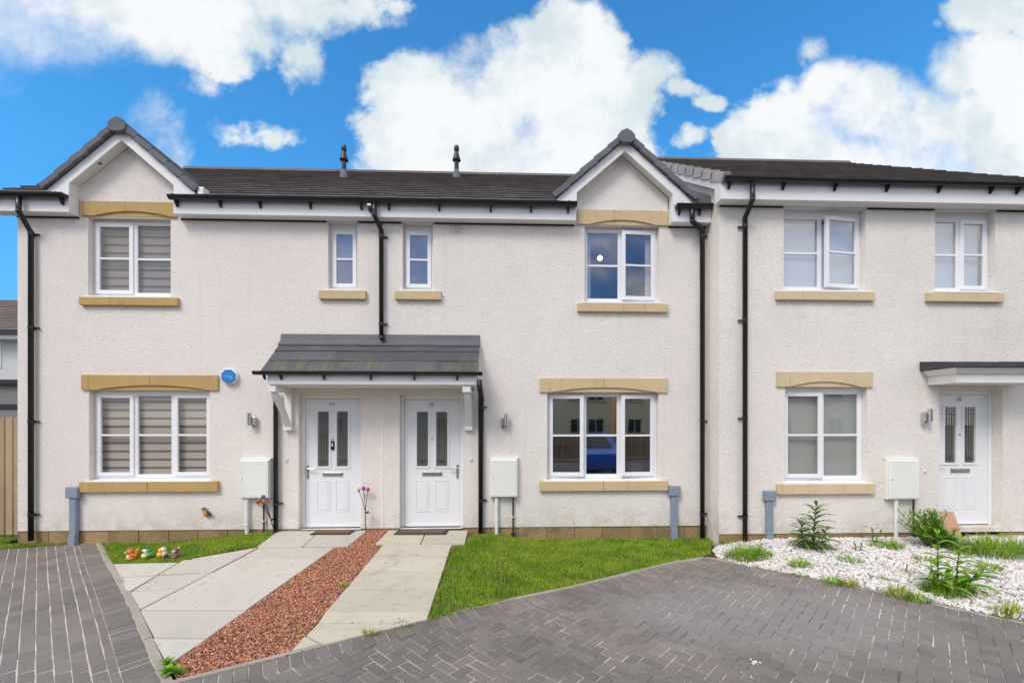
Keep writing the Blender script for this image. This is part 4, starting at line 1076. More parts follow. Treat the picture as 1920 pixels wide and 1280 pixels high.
# ------------------------------------------------------------------ ground
def sheet(name, poly, mat, dz, step=.12, planes=None, thing_=None):
    xs = [p[0] for p in poly]; ys = [p[1] for p in poly]; m = MB(); x = min(xs)
    nx = int((max(xs) - min(xs)) / step) + 1; ny = int((max(ys) - min(ys)) / step) + 1
    for i in range(nx):
        for j in range(ny):
            x = min(xs) + i * step; y = min(ys) + j * step
            # clip the cell against the (convex) polygon
            c = clip([(x, y), (x + step, y), (x + step, y + step), (x, y + step)], planes)
            if len(c) >= 3: m.add([(a, b_, float(gh(a, b_)) + dz) for a, b_ in c], [tuple(range(len(c)))])
    return m.build(name, mat, None, recalc=False)
def planes_of(poly):
    A = sum(poly[i][0] * poly[(i + 1) % len(poly)][1] - poly[(i + 1) % len(poly)][0] * poly[i][1] for i in range(len(poly)))
    q = poly if A < 0 else poly[::-1]
    return [halfplane(q[i], q[(i + 1) % len(q)]) for i in range(len(q))]

gx = np.concatenate([[-250, -120, -60, -30, -18], np.arange(-12, 12.01, .3), [18, 30, 60, 120, 250]])
gy_ = np.concatenate([[-250, -120, -60, -30, -18, -12], np.arange(-8, 1.01, .25), [4, 10, 20, 40, 80, 160, 250]])
XX, YY = np.meshgrid(gx, gy_); ZZ = gh(XX, YY) - .06
V = np.stack([XX.ravel(), YY.ravel(), ZZ.ravel()], 1); nx = len(gx); ny = len(gy_)
idx = []
for j in range(ny - 1):
    for i in range(nx - 1): idx += [j * nx + i, j * nx + i + 1, (j + 1) * nx + i + 1, (j + 1) * nx + i]
struct(rawmesh('ground', V, 4, idx, 'soil'))

g2 = lambda *ps: [G(*p)[:2] for p in ps]
# key ground points
K_left_a, K_left_b = G(181, 1017)[:2], G(307, 1280)[:2]        # edging right of the left drive
K_r_a, K_r_b = G(340, 1276)[:2], G(1318, 1044)[:2]             # edging below path and lawn
V_a, V_b = G(1335, 1044)[:2], G(1920, 1166)[:2]                # edge of the white gravel
def ext(a, b, k): return (a[0] + (b[0] - a[0]) * k, a[1] + (b[1] - a[1]) * k)
K_left_far = ext(K_left_a, K_left_b, 1.6); V_far = ext(V_a, V_b, 2.6)
APEX = ((K_r_b[0] + V_a[0]) / 2, (K_r_b[1] + V_a[1]) / 2)
tip = ext(K_left_a, K_left_b, 1.02)
LB = G(0, 1030)[:2]; LBfar = ext(G(178, 1016)[:2], LB, 3)

def bricks(name, planes, origin, ang, pattern, box, border=None, bl=.19, bw=.093, gap=.004, th=.05, cross=.004):
    """block paving, clipped to the half planes; herringbone or stretcher bond"""
    ca, sa = math.cos(ang), math.sin(ang); m = MB()
    def put(u0, u1, v0, v1, pl):
        gu = (cross if pattern == 'stretcher' else gap) / 2; jv = random.uniform(-.0025, .0025); P = [(u0 + gu, v0 + gap / 2 + jv), (u1 - gu, v0 + gap / 2 + jv), (u1 - gu, v1 - gap / 2 + jv), (u0 + gu, v1 - gap / 2 + jv)]
        P = [(origin[0] + u * ca - v * sa, origin[1] + u * sa + v * ca) for u, v in P]
        P = clip(P, pl)
        if len(P) < 3: return
        cx = sum(p[0] for p in P) / len(P); cy = sum(p[1] for p in P) / len(P)
        z = float(gh(cx, cy)) + random.gauss(0, .0007); tx, ty = random.gauss(0, .004), random.gauss(0, .004)
        e = 1e-2; sx = float(gh(cx + e, cy) - gh(cx - e, cy)) / (2 * e); sy = float(gh(cx, cy + e) - gh(cx, cy - e)) / (2 * e)
        f = lambda x, y, d: (x, y, z + (x - cx) * (tx + sx) + (y - cy) * (ty + sy) - d)
        n = len(P); c = .0045
        top = []
        for x, y in P:
            L = math.hypot(x - cx, y - cy); k = max(.2, (L - c * 1.3) / L); top.append(f(cx + (x - cx) * k, cy + (y - cy) * k, 0))
        m.add(top + [f(x, y, .005) for x, y in P] + [f(x, y, th) for x, y in P],
              [tuple(range(n))] + [(i, i + n, (i + 1) % n + n, (i + 1) % n) for i in range(n)] + [(i + n, i + 2 * n, (i + 1) % n + 2 * n, (i + 1) % n + n) for i in range(n)])
    U, Vv = box
    if pattern == 'stretcher':
        r = 0; v = Vv[0]
        while v < Vv[1]:
            u = U[0] + (bl / 2 if r % 2 else 0) + random.uniform(-.01, .01)
            while u < U[1]: put(u, u + bl, v, v + bw, planes); u += bl
            v += bw; r += 1
    else:
        n = int(max(U[1] - U[0], Vv[1] - Vv[0]) / bw) + 4
        for i in range(-n, n):
            for j in range(-n, n):
                # 45 degree herringbone lattice with cells of size bw
                k = (i - j) % 4
                if k == 0: a = (i, j, 2, 1)
                elif k == 3: a = (i, j, 1, 2)
                else: continue
                u, v = i * bw, j * bw
                if not (U[0] < u < U[1] and Vv[0] < v < Vv[1]): continue
                put(u, u + a[2] * bw, v, v + a[3] * bw, planes)
    if border:
        for a, b_, w, inner in border:
            L = math.hypot(b_[0] - a[0], b_[1] - a[1]); d = ((b_[0] - a[0]) / L, (b_[1] - a[1]) / L); nrm = (-d[1] * inner, d[0] * inner)
            o2, a2 = origin, ang; 
            k = 0; s = 0
            bo = math.atan2(d[1], d[0])
            ca2, sa2 = math.cos(bo), math.sin(bo)
            while s < L:
                P = [(s + gap / 2, .012), (s + bw - gap / 2, .012), (s + bw - gap / 2, w - gap / 2), (s + gap / 2, w - gap / 2)]
                P = [(a[0] + q * d[0] + t * nrm[0], a[1] + q * d[1] + t * nrm[1]) for q, t in P]
                P = clip(P, border_planes); s += bw
                if len(P) < 3: continue
                cx = sum(p[0] for p in P) / len(P); cy = sum(p[1] for p in P) / len(P); z = lambda x, y, dd: (x, y, float(gh(x, y)) + dz - dd)
                dz = random.gauss(0, .0012); n = len(P); top = []
                for x, y in P:
                    LL = math.hypot(x - cx, y - cy); kk = max(.2, (LL - .006) / LL); top.append(z(cx + (x - cx) * kk, cy + (y - cy) * kk, 0))
                m.add(top + [z(x, y, .005) for x, y in P] + [z(x, y, th) for x, y in P],
                      [tuple(range(n))] + [(i, i + n, (i + 1) % n + n, (i + 1) % n) for i in range(n)] + [(i + n, i + 2 * n, (i + 1) % n + 2 * n, (i + 1) % n + n) for i in range(n)])
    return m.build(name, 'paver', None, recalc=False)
def shift(p, d): return (p[0], p[1], p[2] - d)

# left drive: stretcher bond running diagonally, one header course along the edging
ang_l = math.atan2(K_left_a[1] - K_left_b[1], K_left_a[0] - K_left_b[0])
pl_edge = halfplane(K_left_b, K_left_a)                  # keep the side right of b->a ...
if pl_edge[0] * LB[0] + pl_edge[1] * LB[1] > pl_edge[2]: pl_edge = tuple(-v for v in pl_edge)
pl_back = halfplane(LB, G(178, 1016)[:2])
tst = G(60, 1200)[:2]
if pl_back[0] * tst[0] + pl_back[1] * tst[1] > pl_back[2]: pl_back = tuple(-v for v in pl_back)
near = (0, -1, 6.4); lft = (-1, 0, 9.5)
border_planes = [pl_back, near]
inner = 1 if True else -1
dvec = (K_left_far[0] - K_left_a[0], K_left_far[1] - K_left_a[1]); nn = (-dvec[1], dvec[0])
inner_l = 1 if (nn[0] * (tst[0] - K_left_a[0]) + nn[1] * (tst[1] - K_left_a[1])) > 0 else -1
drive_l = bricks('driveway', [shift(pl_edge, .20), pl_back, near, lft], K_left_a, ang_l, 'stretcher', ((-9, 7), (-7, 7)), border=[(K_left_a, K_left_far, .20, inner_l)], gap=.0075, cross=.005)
struct(drive_l)
jl = sheet('driveway_bed', [(-9.5, -6.5), (2, 0.2)], 'joint_pale', -.0046, .125, [pl_edge, pl_back, near, lft]); struct(jl)

# right drive: herringbone, header courses along both edges
pl_k = halfplane(K_r_a, K_r_b); pl_v = halfplane(V_a, V_b); tst2 = G(1200, 1250)[:2]
fix = lambda p, t: p if p[0] * t[0] + p[1] * t[1] <= p[2] else tuple(-v for v in p)
pl_k = fix(pl_k, tst2); pl_v = fix(pl_v, tst2); rgt = (1, 0, 9.0)
pl_join = fix(halfplane(K_left_a, K_left_b), tst2)
border_planes = [pl_k, pl_v, near, rgt, pl_join]
def inner_of(a, b_, t):
    n_ = (-(b_[1] - a[1]), b_[0] - a[0]); return 1 if n_[0] * (t[0] - a[0]) + n_[1] * (t[1] - a[1]) > 0 else -1
K_start = ext(K_r_b, K_r_a, 1.35)
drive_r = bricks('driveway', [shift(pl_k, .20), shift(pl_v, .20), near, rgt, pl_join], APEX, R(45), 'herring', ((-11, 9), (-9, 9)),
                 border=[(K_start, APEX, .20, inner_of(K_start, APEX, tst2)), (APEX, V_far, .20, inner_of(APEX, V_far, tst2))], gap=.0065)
struct(drive_r)
jr = sheet('driveway_bed', [(-6, -6.5), (9, .2)], 'joint_sand', -.0052, .125, [pl_k, pl_v, near, rgt, pl_join]); struct(jr)
# road behind the photographer
m = MB(); m.quad((-60, -13.5, -.03), (60, -13.5, -.03), (60, -6.41, -.03), (-60, -6.41, -.03)); struct(m.build('road', 'asphalt'))

def kerb(a, b_, w, h, name='kerb', n=8):
    m = MB(); L = math.hypot(b_[0] - a[0], b_[1] - a[1]); d = ((b_[0] - a[0]) / L, (b_[1] - a[1]) / L); nr = (-d[1], d[0])
    s = 0
    while s < L - .02:
        e = min(s + .9, L); j = random.uniform(-.004, .004)
        q = []
        for t, o in ((s + .003, 0), (e - .003, 0), (e - .003, w), (s + .003, w)):
            q.append((a[0] + d[0] * t + nr[0] * (o - w / 2), a[1] + d[1] * t + nr[1] * (o - w / 2)))
        zs = [float(gh(x, y)) for x, y in q]
        m.add([(x, y, -.15) for x, y in q] + [(x, y, z + h + j) for (x, y), z in zip(q, zs)], [(0, 1, 5, 4), (1, 2, 6, 5), (2, 3, 7, 6), (3, 0, 4, 7), (4, 5, 6, 7)]); s = e
    o = m.build(name, 'kerb', None, bevel=.006); return struct(o)
kerb((K_left_a[0] + .03, K_left_a[1]), (ext(K_left_a, K_left_b, 1.015)[0] + .03, ext(K_left_a, K_left_b, 1.015)[1]), .062, .012)
kerb(ext(K_r_a, K_r_b, -.02), ext(K_r_a, K_r_b, 1.0), .045, .010)
kerb(ext(V_a, V_b, .0), V_far, .04, -.002)

# paths: separate slabs laid with open joints
def slabs(name, polys, mat, h=.012):
    m = MB()
    for P in polys:
        Q = [G(*p) for p in P]; cx = sum(q[0] for q in Q) / len(Q); cy = sum(q[1] for q in Q) / len(Q)
        t = []
        for x, y, z in Q:
            L = math.hypot(x - cx, y - cy); k = (L - .013) / L; t.append((cx + (x - cx) * k, cy + (y - cy) * k))
        j = random.uniform(-.003, .003); n = len(t)
        m.add([(x, y, float(gh(x, y)) + h + j) for x, y in t] + [(x, y, float(gh(x, y)) - .05) for x, y in t],
              [tuple(range(n))] + [(i, i + n, (i + 1) % n + n, (i + 1) % n) for i in range(n)])
    o = m.build(name, mat, None, bevel=.005); return struct(o)
# right path: rows between the measured joints
ys = [1022, 1044, 1072.5, 1105.5, 1149]
def xl(y): return 718 - (y - 1022) * .864
def xr(y): return 848 - (y - 1022) * .322
def kline(y): return 540 + (1228 - y) * (803 - 540) / (1228 - 1163)
rows = [[(xl(a), a), (xr(a), a), (xr(b_), b_), (xl(b_), b_)] for a, b_ in zip(ys, ys[1:])]
rows.append([(xl(1149), 1149), (xr(1149), 1149), (803, 1162), (770, 1170), (xl(1170) + 4, 1170)])
rows.append([(xl(1170) + 4, 1170), (770, 1170), (606, 1211), (572, 1193)])
rows.append([(xl(1194) + 2, 1192), (572, 1193), (604, 1211), (541, 1226)])
rows += [[(728, 995), (800, 995), (788, 1021.5), (702, 1021.5)], [(800, 995), (878, 995), (872, 1021.5), (788, 1021.5)]]
slabs('path', rows, 'slab_buff')
# left path: two slabs wide at the back, cut off by the diagonal edging
ysl = [1027, 1047, 1074.5, 1105, 1145.5, 1197]
def lr(y): return 625 - (y - 1027) * 1.40 + 4
jl_ = lambda y: 480 - (y - 1027) * 1.235          # the long joint
je = lambda y: 211 + (y - 1058) * .565           # along the edging
JE = [(1057, 211), (1107, 235), (1146, 261), (1197, 286), (1242, 310)]
jl_ = lambda y: 487 - (y - 1027) * 1.90
je = lambda y: float(np.interp(y, [q[0] for q in JE], [q[1] for q in JE]))
L_ = [[(522, 995), (600, 995), (567, 1026), (480, 1026)], [(600, 995), (690, 995), (652, 1026), (567, 1026)]]
for a, b_ in zip(ysl, ysl[1:]):
    la, lb = max(jl_(a), je(a)), max(jl_(b_), je(b_))
    L_.append([(la, a), (lr(a), a), (lr(b_), b_), (lb, b_)])
L_.append([(je(1197), 1197), (lr(1197), 1197), (318, 1247), (311, 1244)])
L_ += [[(357, 1049), (485, 1027), (449, 1047)], [(343, 1051), (449, 1047), (397, 1074.5), (296, 1079)], [(295, 1080), (397, 1074.8), (338, 1105.3), (246, 1110)], [(244, 1111), (338, 1105.6), (262, 1145)],
       [(212, 1058), (336, 1055), (295, 1079), (224, 1083)], [(224, 1084), (294, 1080), (245, 1109), (236, 1107)]]
slabs('path', L_, 'slab_grey')
# slab path to the right-hand door, mostly out of frame
slabs('path', [[(1800, 1001), (1925, 1001), (2010, 1024), (1880, 1024)], [(1882, 1025), (2012, 1025), (2130, 1062), (1990, 1062)]], 'slab_buff')

# ------------------------------------------------------------------ gravel beds
ICO = None
def ico():
    bm = bmesh.new(); bmesh.ops.create_icosphere(bm, subdivisions=1, radius=1); v = np.array([x.co[:] for x in bm.verts]); f = np.array([[q.index for q in p.verts] for p in bm.faces]); bm.free(); return v, f
def stones(name, poly, dens, r0, r1, mat, bed, label, cat, dz=.0, flat=.6):
    P = scatter(poly, dens); n = len(P); v, f = ico()
    s = rng.uniform(r0, r1, n); sc = np.stack([s * rng.uniform(.8, 1.45, n), s * rng.uniform(.7, 1.1, n), s * rng.uniform(flat * .7, flat * 1.2, n)], 1)
    L = v[None] * (1 + rng.uniform(-.28, .28, (n, 12, 1)))
    L = L * sc[:, None, :]
    a = rng.uniform(0, 2 * np.pi, n); t = rng.uniform(-.6, .6, n)
    x = L[:, :, 0] * np.cos(t)[:, None] + L[:, :, 2] * np.sin(t)[:, None]; z = -L[:, :, 0] * np.sin(t)[:, None] + L[:, :, 2] * np.cos(t)[:, None]; y = L[:, :, 1]
    X = x * np.cos(a)[:, None] - y * np.sin(a)[:, None] + P[:, 0:1]; Y = x * np.sin(a)[:, None] + y * np.cos(a)[:, None] + P[:, 1:2]
    zz = gh(P[:, 0], P[:, 1]) + dz + rng.uniform(-.004, .012, n); Z = z + zz[:, None]
    Vv = np.stack([X, Y, Z], 2).reshape(-1, 3); I = (f[None] + (np.arange(n) * 12)[:, None, None]).ravel()
    o = rawmesh(name, Vv, 3, I, mat); tag(o, label, cat, None, 'stuff')
    return o
def bed(name, poly, mat, dz):
    m = MB(); tri = bmesh.new(); vs = [tri.verts.new((x, y, 0)) for x, y in poly]; tri.faces.new(vs); bmesh.ops.triangulate(tri, faces=tri.faces)
    for _ in range(3): bmesh.ops.subdivide_edges(tri, edges=tri.edges, cuts=1, use_grid_fill=True)
    tri.verts.index_update()
    m.add([(v.co.x, v.co.y, float(gh(v.co.x, v.co.y)) + dz) for v in tri.verts], [tuple(v.index for v in f.verts) for f in tri.faces]); tri.free()
    return struct(m.build(name, mat, None, recalc=False))
red_poly = g2((690, 993), (728, 993), (700, 1023), (718, 1023), (541, 1229), (440, 1253), (336, 1276), (318, 1252), (345, 1230), (629, 1027), (654, 1025))
bed('red_gravel_bed', red_poly, 'red_bed', -.012)
stones('red_gravel', red_poly, 15000, .0055, .011, 'red_chip', None, 'red stone chippings between the two slab paths', 'gravel', dz=-.002)
white_poly = g2((1336, 1030), (1350, 1021)) + [(X1 + .05, D3 - .02), (8.3, D3 - .02), (8.3, V_far[1] * .55 + -.4 * .45)] + [ext(V_a, V_b, 1.25)] + g2((1920, 1163), (1700, 1118), (1560, 1089), (1430, 1066), (1345, 1045))
bed('white_gravel_bed', white_poly, 'white_bed', -.012)
stones('white_gravel', white_poly, 2300, .011, .024, 'white_chip', None, 'white stone chippings with weeds in front of the right house', 'gravel', dz=.0, flat=.7)
wp2 = g2((1338, 1030), (1352, 1020), (1420, 1022), (1420, 1040), (1400, 1058), (1345, 1046))

# ------------------------------------------------------------------ grass
def blades(P, h0, h1, w, lean, name, mat, z0=0.0, n_seg=2, hs=None, dirs=None):
    n = len(P); h = rng.uniform(h0, h1, n) * (1 if hs is None else hs); a = rng.uniform(0, 2 * np.pi, n) if dirs is None else dirs
    ln = rng.uniform(.1, 1, n) * lean * h; ww = rng.uniform(.7, 1.2, n) * w
    bx = np.cos(a + np.pi / 2) * ww / 2; by = np.sin(a + np.pi / 2) * ww / 2
    z = gh(P[:, 0], P[:, 1]) + z0
    x, y = P[:, 0], P[:, 1]; dx, dy = np.cos(a) * ln, np.sin(a) * ln
    drop = 1 - .35 * (ln / np.maximum(h, 1e-6)) ** 2 * .6
    v = np.stack([np.stack([x - bx, y - by, z - .01], 1), np.stack([x + bx, y + by, z - .01], 1),
                  np.stack([x + dx * .35 + bx * .8, y + dy * .35 + by * .8, z + h * .62], 1), np.stack([x + dx * .35 - bx * .8, y + dy * .35 - by * .8, z + h * .62], 1),
                  np.stack([x + dx, y + dy, z + h * drop], 1)], 1).reshape(-1, 3)
    o = np.arange(n)[:, None] * 5
    I = (np.array([[0, 1, 2], [0, 2, 3], [3, 2, 4]]).ravel()[None] + o).ravel()
    return rawmesh(name, v, 3, I, mat)
lawn_r = g2((881, 1006), (945, 1003)) + [(XW(960), -.03), (X1 - .02, -.03), (X1 - .02, -.2)] + g2((1330, 1034), (1318, 1043), (1000, 1116), (806, 1161), (851, 1024), (874, 1024))
lawn_l = g2((187, 1018)) + [(XW(190), -.02), (XW(505), -.02)] + g2((519, 997), (478, 1026), (358, 1047), (336, 1054), (209, 1057))
lawn_f = [(-12, .9), (-7.6, .9), (-7.52, -.02), (XW(128), -.02)] + g2((172, 1014), (120, 1019), (0, 1029)) + [(-12, LB[1] - 2.2)]
for nm, pl, dn in (('lawn_soil', lawn_r, 0), ('lawn_soil', lawn_l, 0), ('lawn_soil', lawn_f, 0)): bed(nm, pl, 'soil', -.012)
for pl, dn, lab, h in ((lawn_r, 9500, 'bright green lawn between the middle path and the gravel', (.014, .040)), (lawn_l, 8500, 'small strip of lawn with animal ornaments under the striped window', (.012, .034)),
                    (lawn_f, 2500, 'strip of grass at the foot of the wooden fence', (.02, .05))):
    P = scatter(pl, dn * 2.0)
    keep = rng.uniform(0, 1, len(P)) < .70 + .45 * np.sin(P[:, 0] * 5.1 + np.sin(P[:, 1] * 7) * 2) * np.sin(P[:, 1] * 6.3 + np.sin(P[:, 0] * 3.3) * 1.5 + 1)
    E = []
    for a, b_ in zip(pl, pl[1:] + pl[:1]):
        Lh = math.hypot(b_[0] - a[0], b_[1] - a[1]); tt = rng.uniform(0, 1, int(Lh * 260)); E.append(np.stack([a[0] + (b_[0] - a[0]) * tt, a[1] + (b_[1] - a[1]) * tt], 1) + rng.normal(0, .014, (len(tt), 2)) * (1 + 1.2 * (np.sin(tt * Lh * 9) > .5))[:, None])
    P = np.concatenate([P[keep]] + E); keep = np.ones(len(P), bool)
    tag(blades(P[keep], h[0], h[1], .0048, 1.0, 'lawn', 'grass'), lab, 'lawn', None, 'stuff')
# wispy grass along the lawn's cut edge: belongs to the lawn
# ------------------------------------------------------------------ weeds: each a plant of its own
def tuft(px, py, rad, h, n, label, mat='tuft_green', lean=1.0, group='grass tufts in the gravel', rx=1.0):
    x, y, z = G(px, py)
    r = rad * np.sqrt(rng.uniform(0, 1, n)); a = rng.uniform(0, 2 * np.pi, n)
    P = np.stack([x + r * np.cos(a) * rx, y + r * np.sin(a) * .7], 1)
    d = np.arctan2(P[:, 1] - y, P[:, 0] - x) + rng.normal(0, .6, n)
    o = blades(P, h * .5, h * 1.25, .009, lean * 1.35, 'grass_tuft', mat, dirs=d, hs=(1 - .55 * (r / rad) ** 1.5) * rng.choice([1, 1, .75, 1.2], n))
    return tag(o, label, 'grass tuft', group)
tuft(1402, 1046, .30, .20, 620, 'large bushy grass tuft at the left tip of the white gravel', lean=.8)
tuft(1500, 1062, .13, .13, 160, 'small round grass tuft in the gravel below the thistle')
tuft(1590, 1052, .16, .09, 130, 'low flat grass tuft in the middle of the white gravel', lean=1.4)
tuft(1664, 1026, .22, .13, 260, 'broad grass tuft at the foot of the white conduit pipe')
tuft(1735, 1052, .16, .09, 140, 'thin faded grass tuft left of the dock plant', 'tuft_yellow', lean=1.3)
tuft(1856, 1068, .15, .10, 160, 'dark grass tuft in the gravel right of the dock plant')
tuft(1866, 1036, .45, .27, 1000, 'long swept grass clump in front of the right-hand door', lean=1.5, rx=1.3)
tuft(1560, 1093, .12, .10, 110, 'leafy tuft with yellow flower specks at the gravel edge', 'tuft_green')
tuft(1592, 1098, .09, .12, 70, 'wispy yellow tuft at the gravel edge', 'tuft_yellow')
tuft(1680, 1116, .14, .14, 120, 'straggly yellow-green tuft at the paving edge', 'tuft_yellow')
tuft(1722, 1126, .12, .11, 130, 'dense green tuft at the paving edge left of the dock plant')
tuft(1655, 1088, .06, .08, 50, 'tiny bright tuft alone in the white gravel', 'tuft_yellow')
tuft(1888, 1152, .15, .17, 90, 'spiky yellow-green tuft at the bottom right edge', 'tuft_yellow')
tuft(1885, 1008, .14, .07, 90, 'low green tuft on the slab path by the right-hand door')
tuft(1500, 1079, .10, .05, 60, 'flat tuft at the paving edge below the round tuft')
tuft(1520, 1024, .25, .12, 160, 'dry yellow grass around the foot of the thistle', 'tuft_yellow', lean=1.1)
tuft(692, 1190, .06, .08, 40, 'small pale weed at the lower edge of the middle path', 'tuft_yellow', group='weeds along the paving')
tuft(757, 1172, .10, .03, 60, 'flat strip of weeds at the corner of the middle path', group='weeds along the paving')
tuft(748, 1165, .06, .03, 40, 'thin weeds in the path joint above the corner', group='weeds along the paving')
tuft(644, 1100, .06, .06, 50, 'small tuft at the right side of the red gravel', group='weeds along the paving')
tuft(561, 1189, .04, .05, 30, 'tiny yellow tuft at the lower right side of the red gravel', 'tuft_yellow', group='weeds along the paving')
tuft(1360, 1020, .10, .08, 90, 'dark low weed beside the inner corner of the houses', 'tuft_green')

def leaf(mb, base, dirv, L, w, curl=.5, jag=0.0, n=7, up=Vector((0, 0, 1))):
    d = Vector(dirv).normalized(); side = d.cross(up)
    side = side.normalized() if side.length > 1e-3 else Vector((1, 0, 0)); nr = side.cross(d)
    vs = []; p = Vector(base)
    for i in range(n + 1):
        t = i / n; ww = w * (math.sin(math.pi * min(1, t * .92 + .08)) ** .7) * (1 - .25 * t)
        if jag and i % 2: ww *= 1 - jag
        if i == n: ww = .001
        dd = (d - nr * 0 + Vector((0, 0, -1)) * curl * t).normalized()
        vs += [p + side * ww * .5 + Vector((0, 0, ww * .18)), p, p - side * ww * .5 + Vector((0, 0, ww * .18))]
        p = p + dd * (L / n)
    fs = []
    for i in range(n):
        a = i * 3; fs += [(a, a + 1, a + 4, a + 3), (a + 1, a + 2, a + 5, a + 4)]
    mb.add(vs, fs)
def weed(px, py, stems, label, cat, leafm, name='weed_plant', group=None):
    """stems: list of (dx, height, lean, n_leaves, leaf_len, leaf_w, jag)"""
    x, y, z = G(px, py); t = thing(name, (x, y, z), label, cat, group); lf = MB()
    for dx, H, ln, n, L, w, jag, curl in stems:
        st = MB()
        b = Vector((x + dx, y + random.uniform(-.04, .04), z)); top = b + Vector((ln, random.uniform(-.03, .03), H)); md = (b + top) / 2 + Vector((-ln * .2, 0, 0))
        st.tube([b, md, top], [.008, .006, .003], 6)
        for k in range(n):
            tt = .10 + .9 * k / max(1, n - 1); p = b.lerp(md, tt * 2) if tt < .5 else md.lerp(top, tt * 2 - 1)
            a = k * 2.4 + random.uniform(-.4, .4); rise = .25 + .9 * tt
            leaf(lf, p, (math.cos(a), math.sin(a) * .8, rise * (.6 if L > .15 else 1)), L * (1.1 - .45 * tt) * random.uniform(.85, 1.15), w * (1.1 - .4 * tt), curl, jag, 9 if jag else 6)
        st.build('stem', 'stem', t, smooth=True)
    lf.build('leaves', leafm, t, recalc=False)
    return t
random.seed(11)
weed(1524, 1030, [(.0, .62, .05, 34, .30, .085, .5, .75), (-.13, .42, -.05, 24, .22, .075, .5, .8), (.09, .30, .1, 16, .24, .07, .5, .9), (-.05, .24, -.12, 14, .22, .07, .5, .9)], 'tall spiky thistle in the gravel in front of the right house', 'thistle', 'thistle_leaf', 'thistle')
weed(1634, 1018, [(0, .26, -.03, 6, .2, .045, .3, .9), (.05, .2, .1, 5, .17, .04, .3, .9)], 'small drooping weed between the thistle and the white conduit', 'weed', 'thistle_leaf')
weed(1775, 1112, [(-.06, .66, .00, 18, .19, .085, .12, .7), (.09, .56, .07, 17, .19, .085, .12, .8), (.18, .30, .18, 10, .26, .10, .15, 1.0), (0, .2, .0, 9, .24, .08, .1, .9), (.16, .14, .2, 8, .28, .10, .12, .9), (-.12, .32, -.06, 9, .18, .07, .1, .8)], 'tall broad-leaved dock plant at the paving edge on the right', 'dock plant', 'dock_leaf', 'dock_plant')
weed(1845, 1085, [(0, .14, .1, 7, .22, .07, 0, .9)], 'low broad-leaved weed right of the dock plant', 'weed', 'dock_leaf')
weed(1695, 1072, [(0, .1, 0, 5, .07, .022, 0, .7)], 'tiny leafy weed in the white gravel left of the dock plant', 'weed', 'thistle_leaf')
weed(1610, 1034, [(-.03, .12, -.04, 6, .08, .03, .3, .7), (.04, .1, .04, 5, .08, .03, .3, .7)], 'small reddish weed in the gravel right of the thistle', 'weed', 'thistle_leaf')
weed(322, 1262, [(0, .05, 0, 12, .085, .05, 0, .7), (.05, .06, .02, 8, .07, .045, 0, .7)], 'leafy weed at the tip of the red gravel by the edging', 'weed', 'dock_leaf', group=None)
weed(318, 1244, [(0, .03, 0, 9, .07, .04, 0, .6)], 'smaller leafy weed above the tip of the red gravel', 'weed', 'dock_leaf', group=None)
tuft(1775, 1113, .24, .24, 330, 'long grass blades growing around the foot of the dock plant', lean=.9)
# feathery bush by the right-hand door
x, y, z = G(1752, 1026); t = thing('feathery_bush', (x, y, z), 'bushy feathery green plant leaning left of the right-hand door', 'bush')
lf = MB(); st = MB()
for k in range(95):
    a = random.uniform(0, 2 * math.pi); H = random.uniform(.20, .52); sp = random.uniform(.05, .42)
    b = Vector((x + random.uniform(-.08, .12), y + random.uniform(-.1, .1), z)); top = b + Vector((math.cos(a) * sp - .02, math.sin(a) * sp * .6, H * (.5 if math.cos(a) * sp > .02 else 1)))
    st.tube([b, b.lerp(top, .5) + Vector((0, 0, .03)), top], [.004, .003, .0015], 5)
    for i in range(24):
        tt = .25 + .75 * i / 23; p = b.lerp(top, tt) + Vector((0, 0, .03 * (1 - abs(2 * tt - 1))))
        aa = random.uniform(0, 6.28); leaf(lf, p, (math.cos(aa), math.sin(aa), .7), .10 * (1.2 - .5 * tt), .018, .45, 0, 3)
st.build('stems', 'stem', t); lf.build('leaves', 'fern_leaf', t, recalc=False)

# ------------------------------------------------------------------ small things on the ground
def doormat(p, label, inner, outer):
    q = [G(*c) for c in p]; cx = sum(v[0] for v in q) / 4; cy = sum(v[1] for v in q) / 4; z = float(gh(cx, cy)) + .014
    t = thing('doormat', (cx, cy, z), label, 'doormat')
    m = MB(); m.prismz([(v[0], v[1]) for v in q], z, z + .012); m.build('backing', outer, t, bevel=.003)
    k = .86 if inner != outer else .985
    m = MB(); m.prismz([(cx + (v[0] - cx) * k, cy + (v[1] - cy) * (.62 if k < .9 else .97)) for v in q], z + .0122, z + .019); m.build('pile', inner, t)
doormat([(598, 995.5), (668, 995.5), (655, 1004), (580, 1004)], 'plain brown coir doormat at the left door', 'coir', 'mat_rubber')
doormat([(748, 995), (842, 995), (836, 1004), (738, 1004)], 'dark-edged rubber doormat at the middle door', 'mat_brown', 'mat_rubber')

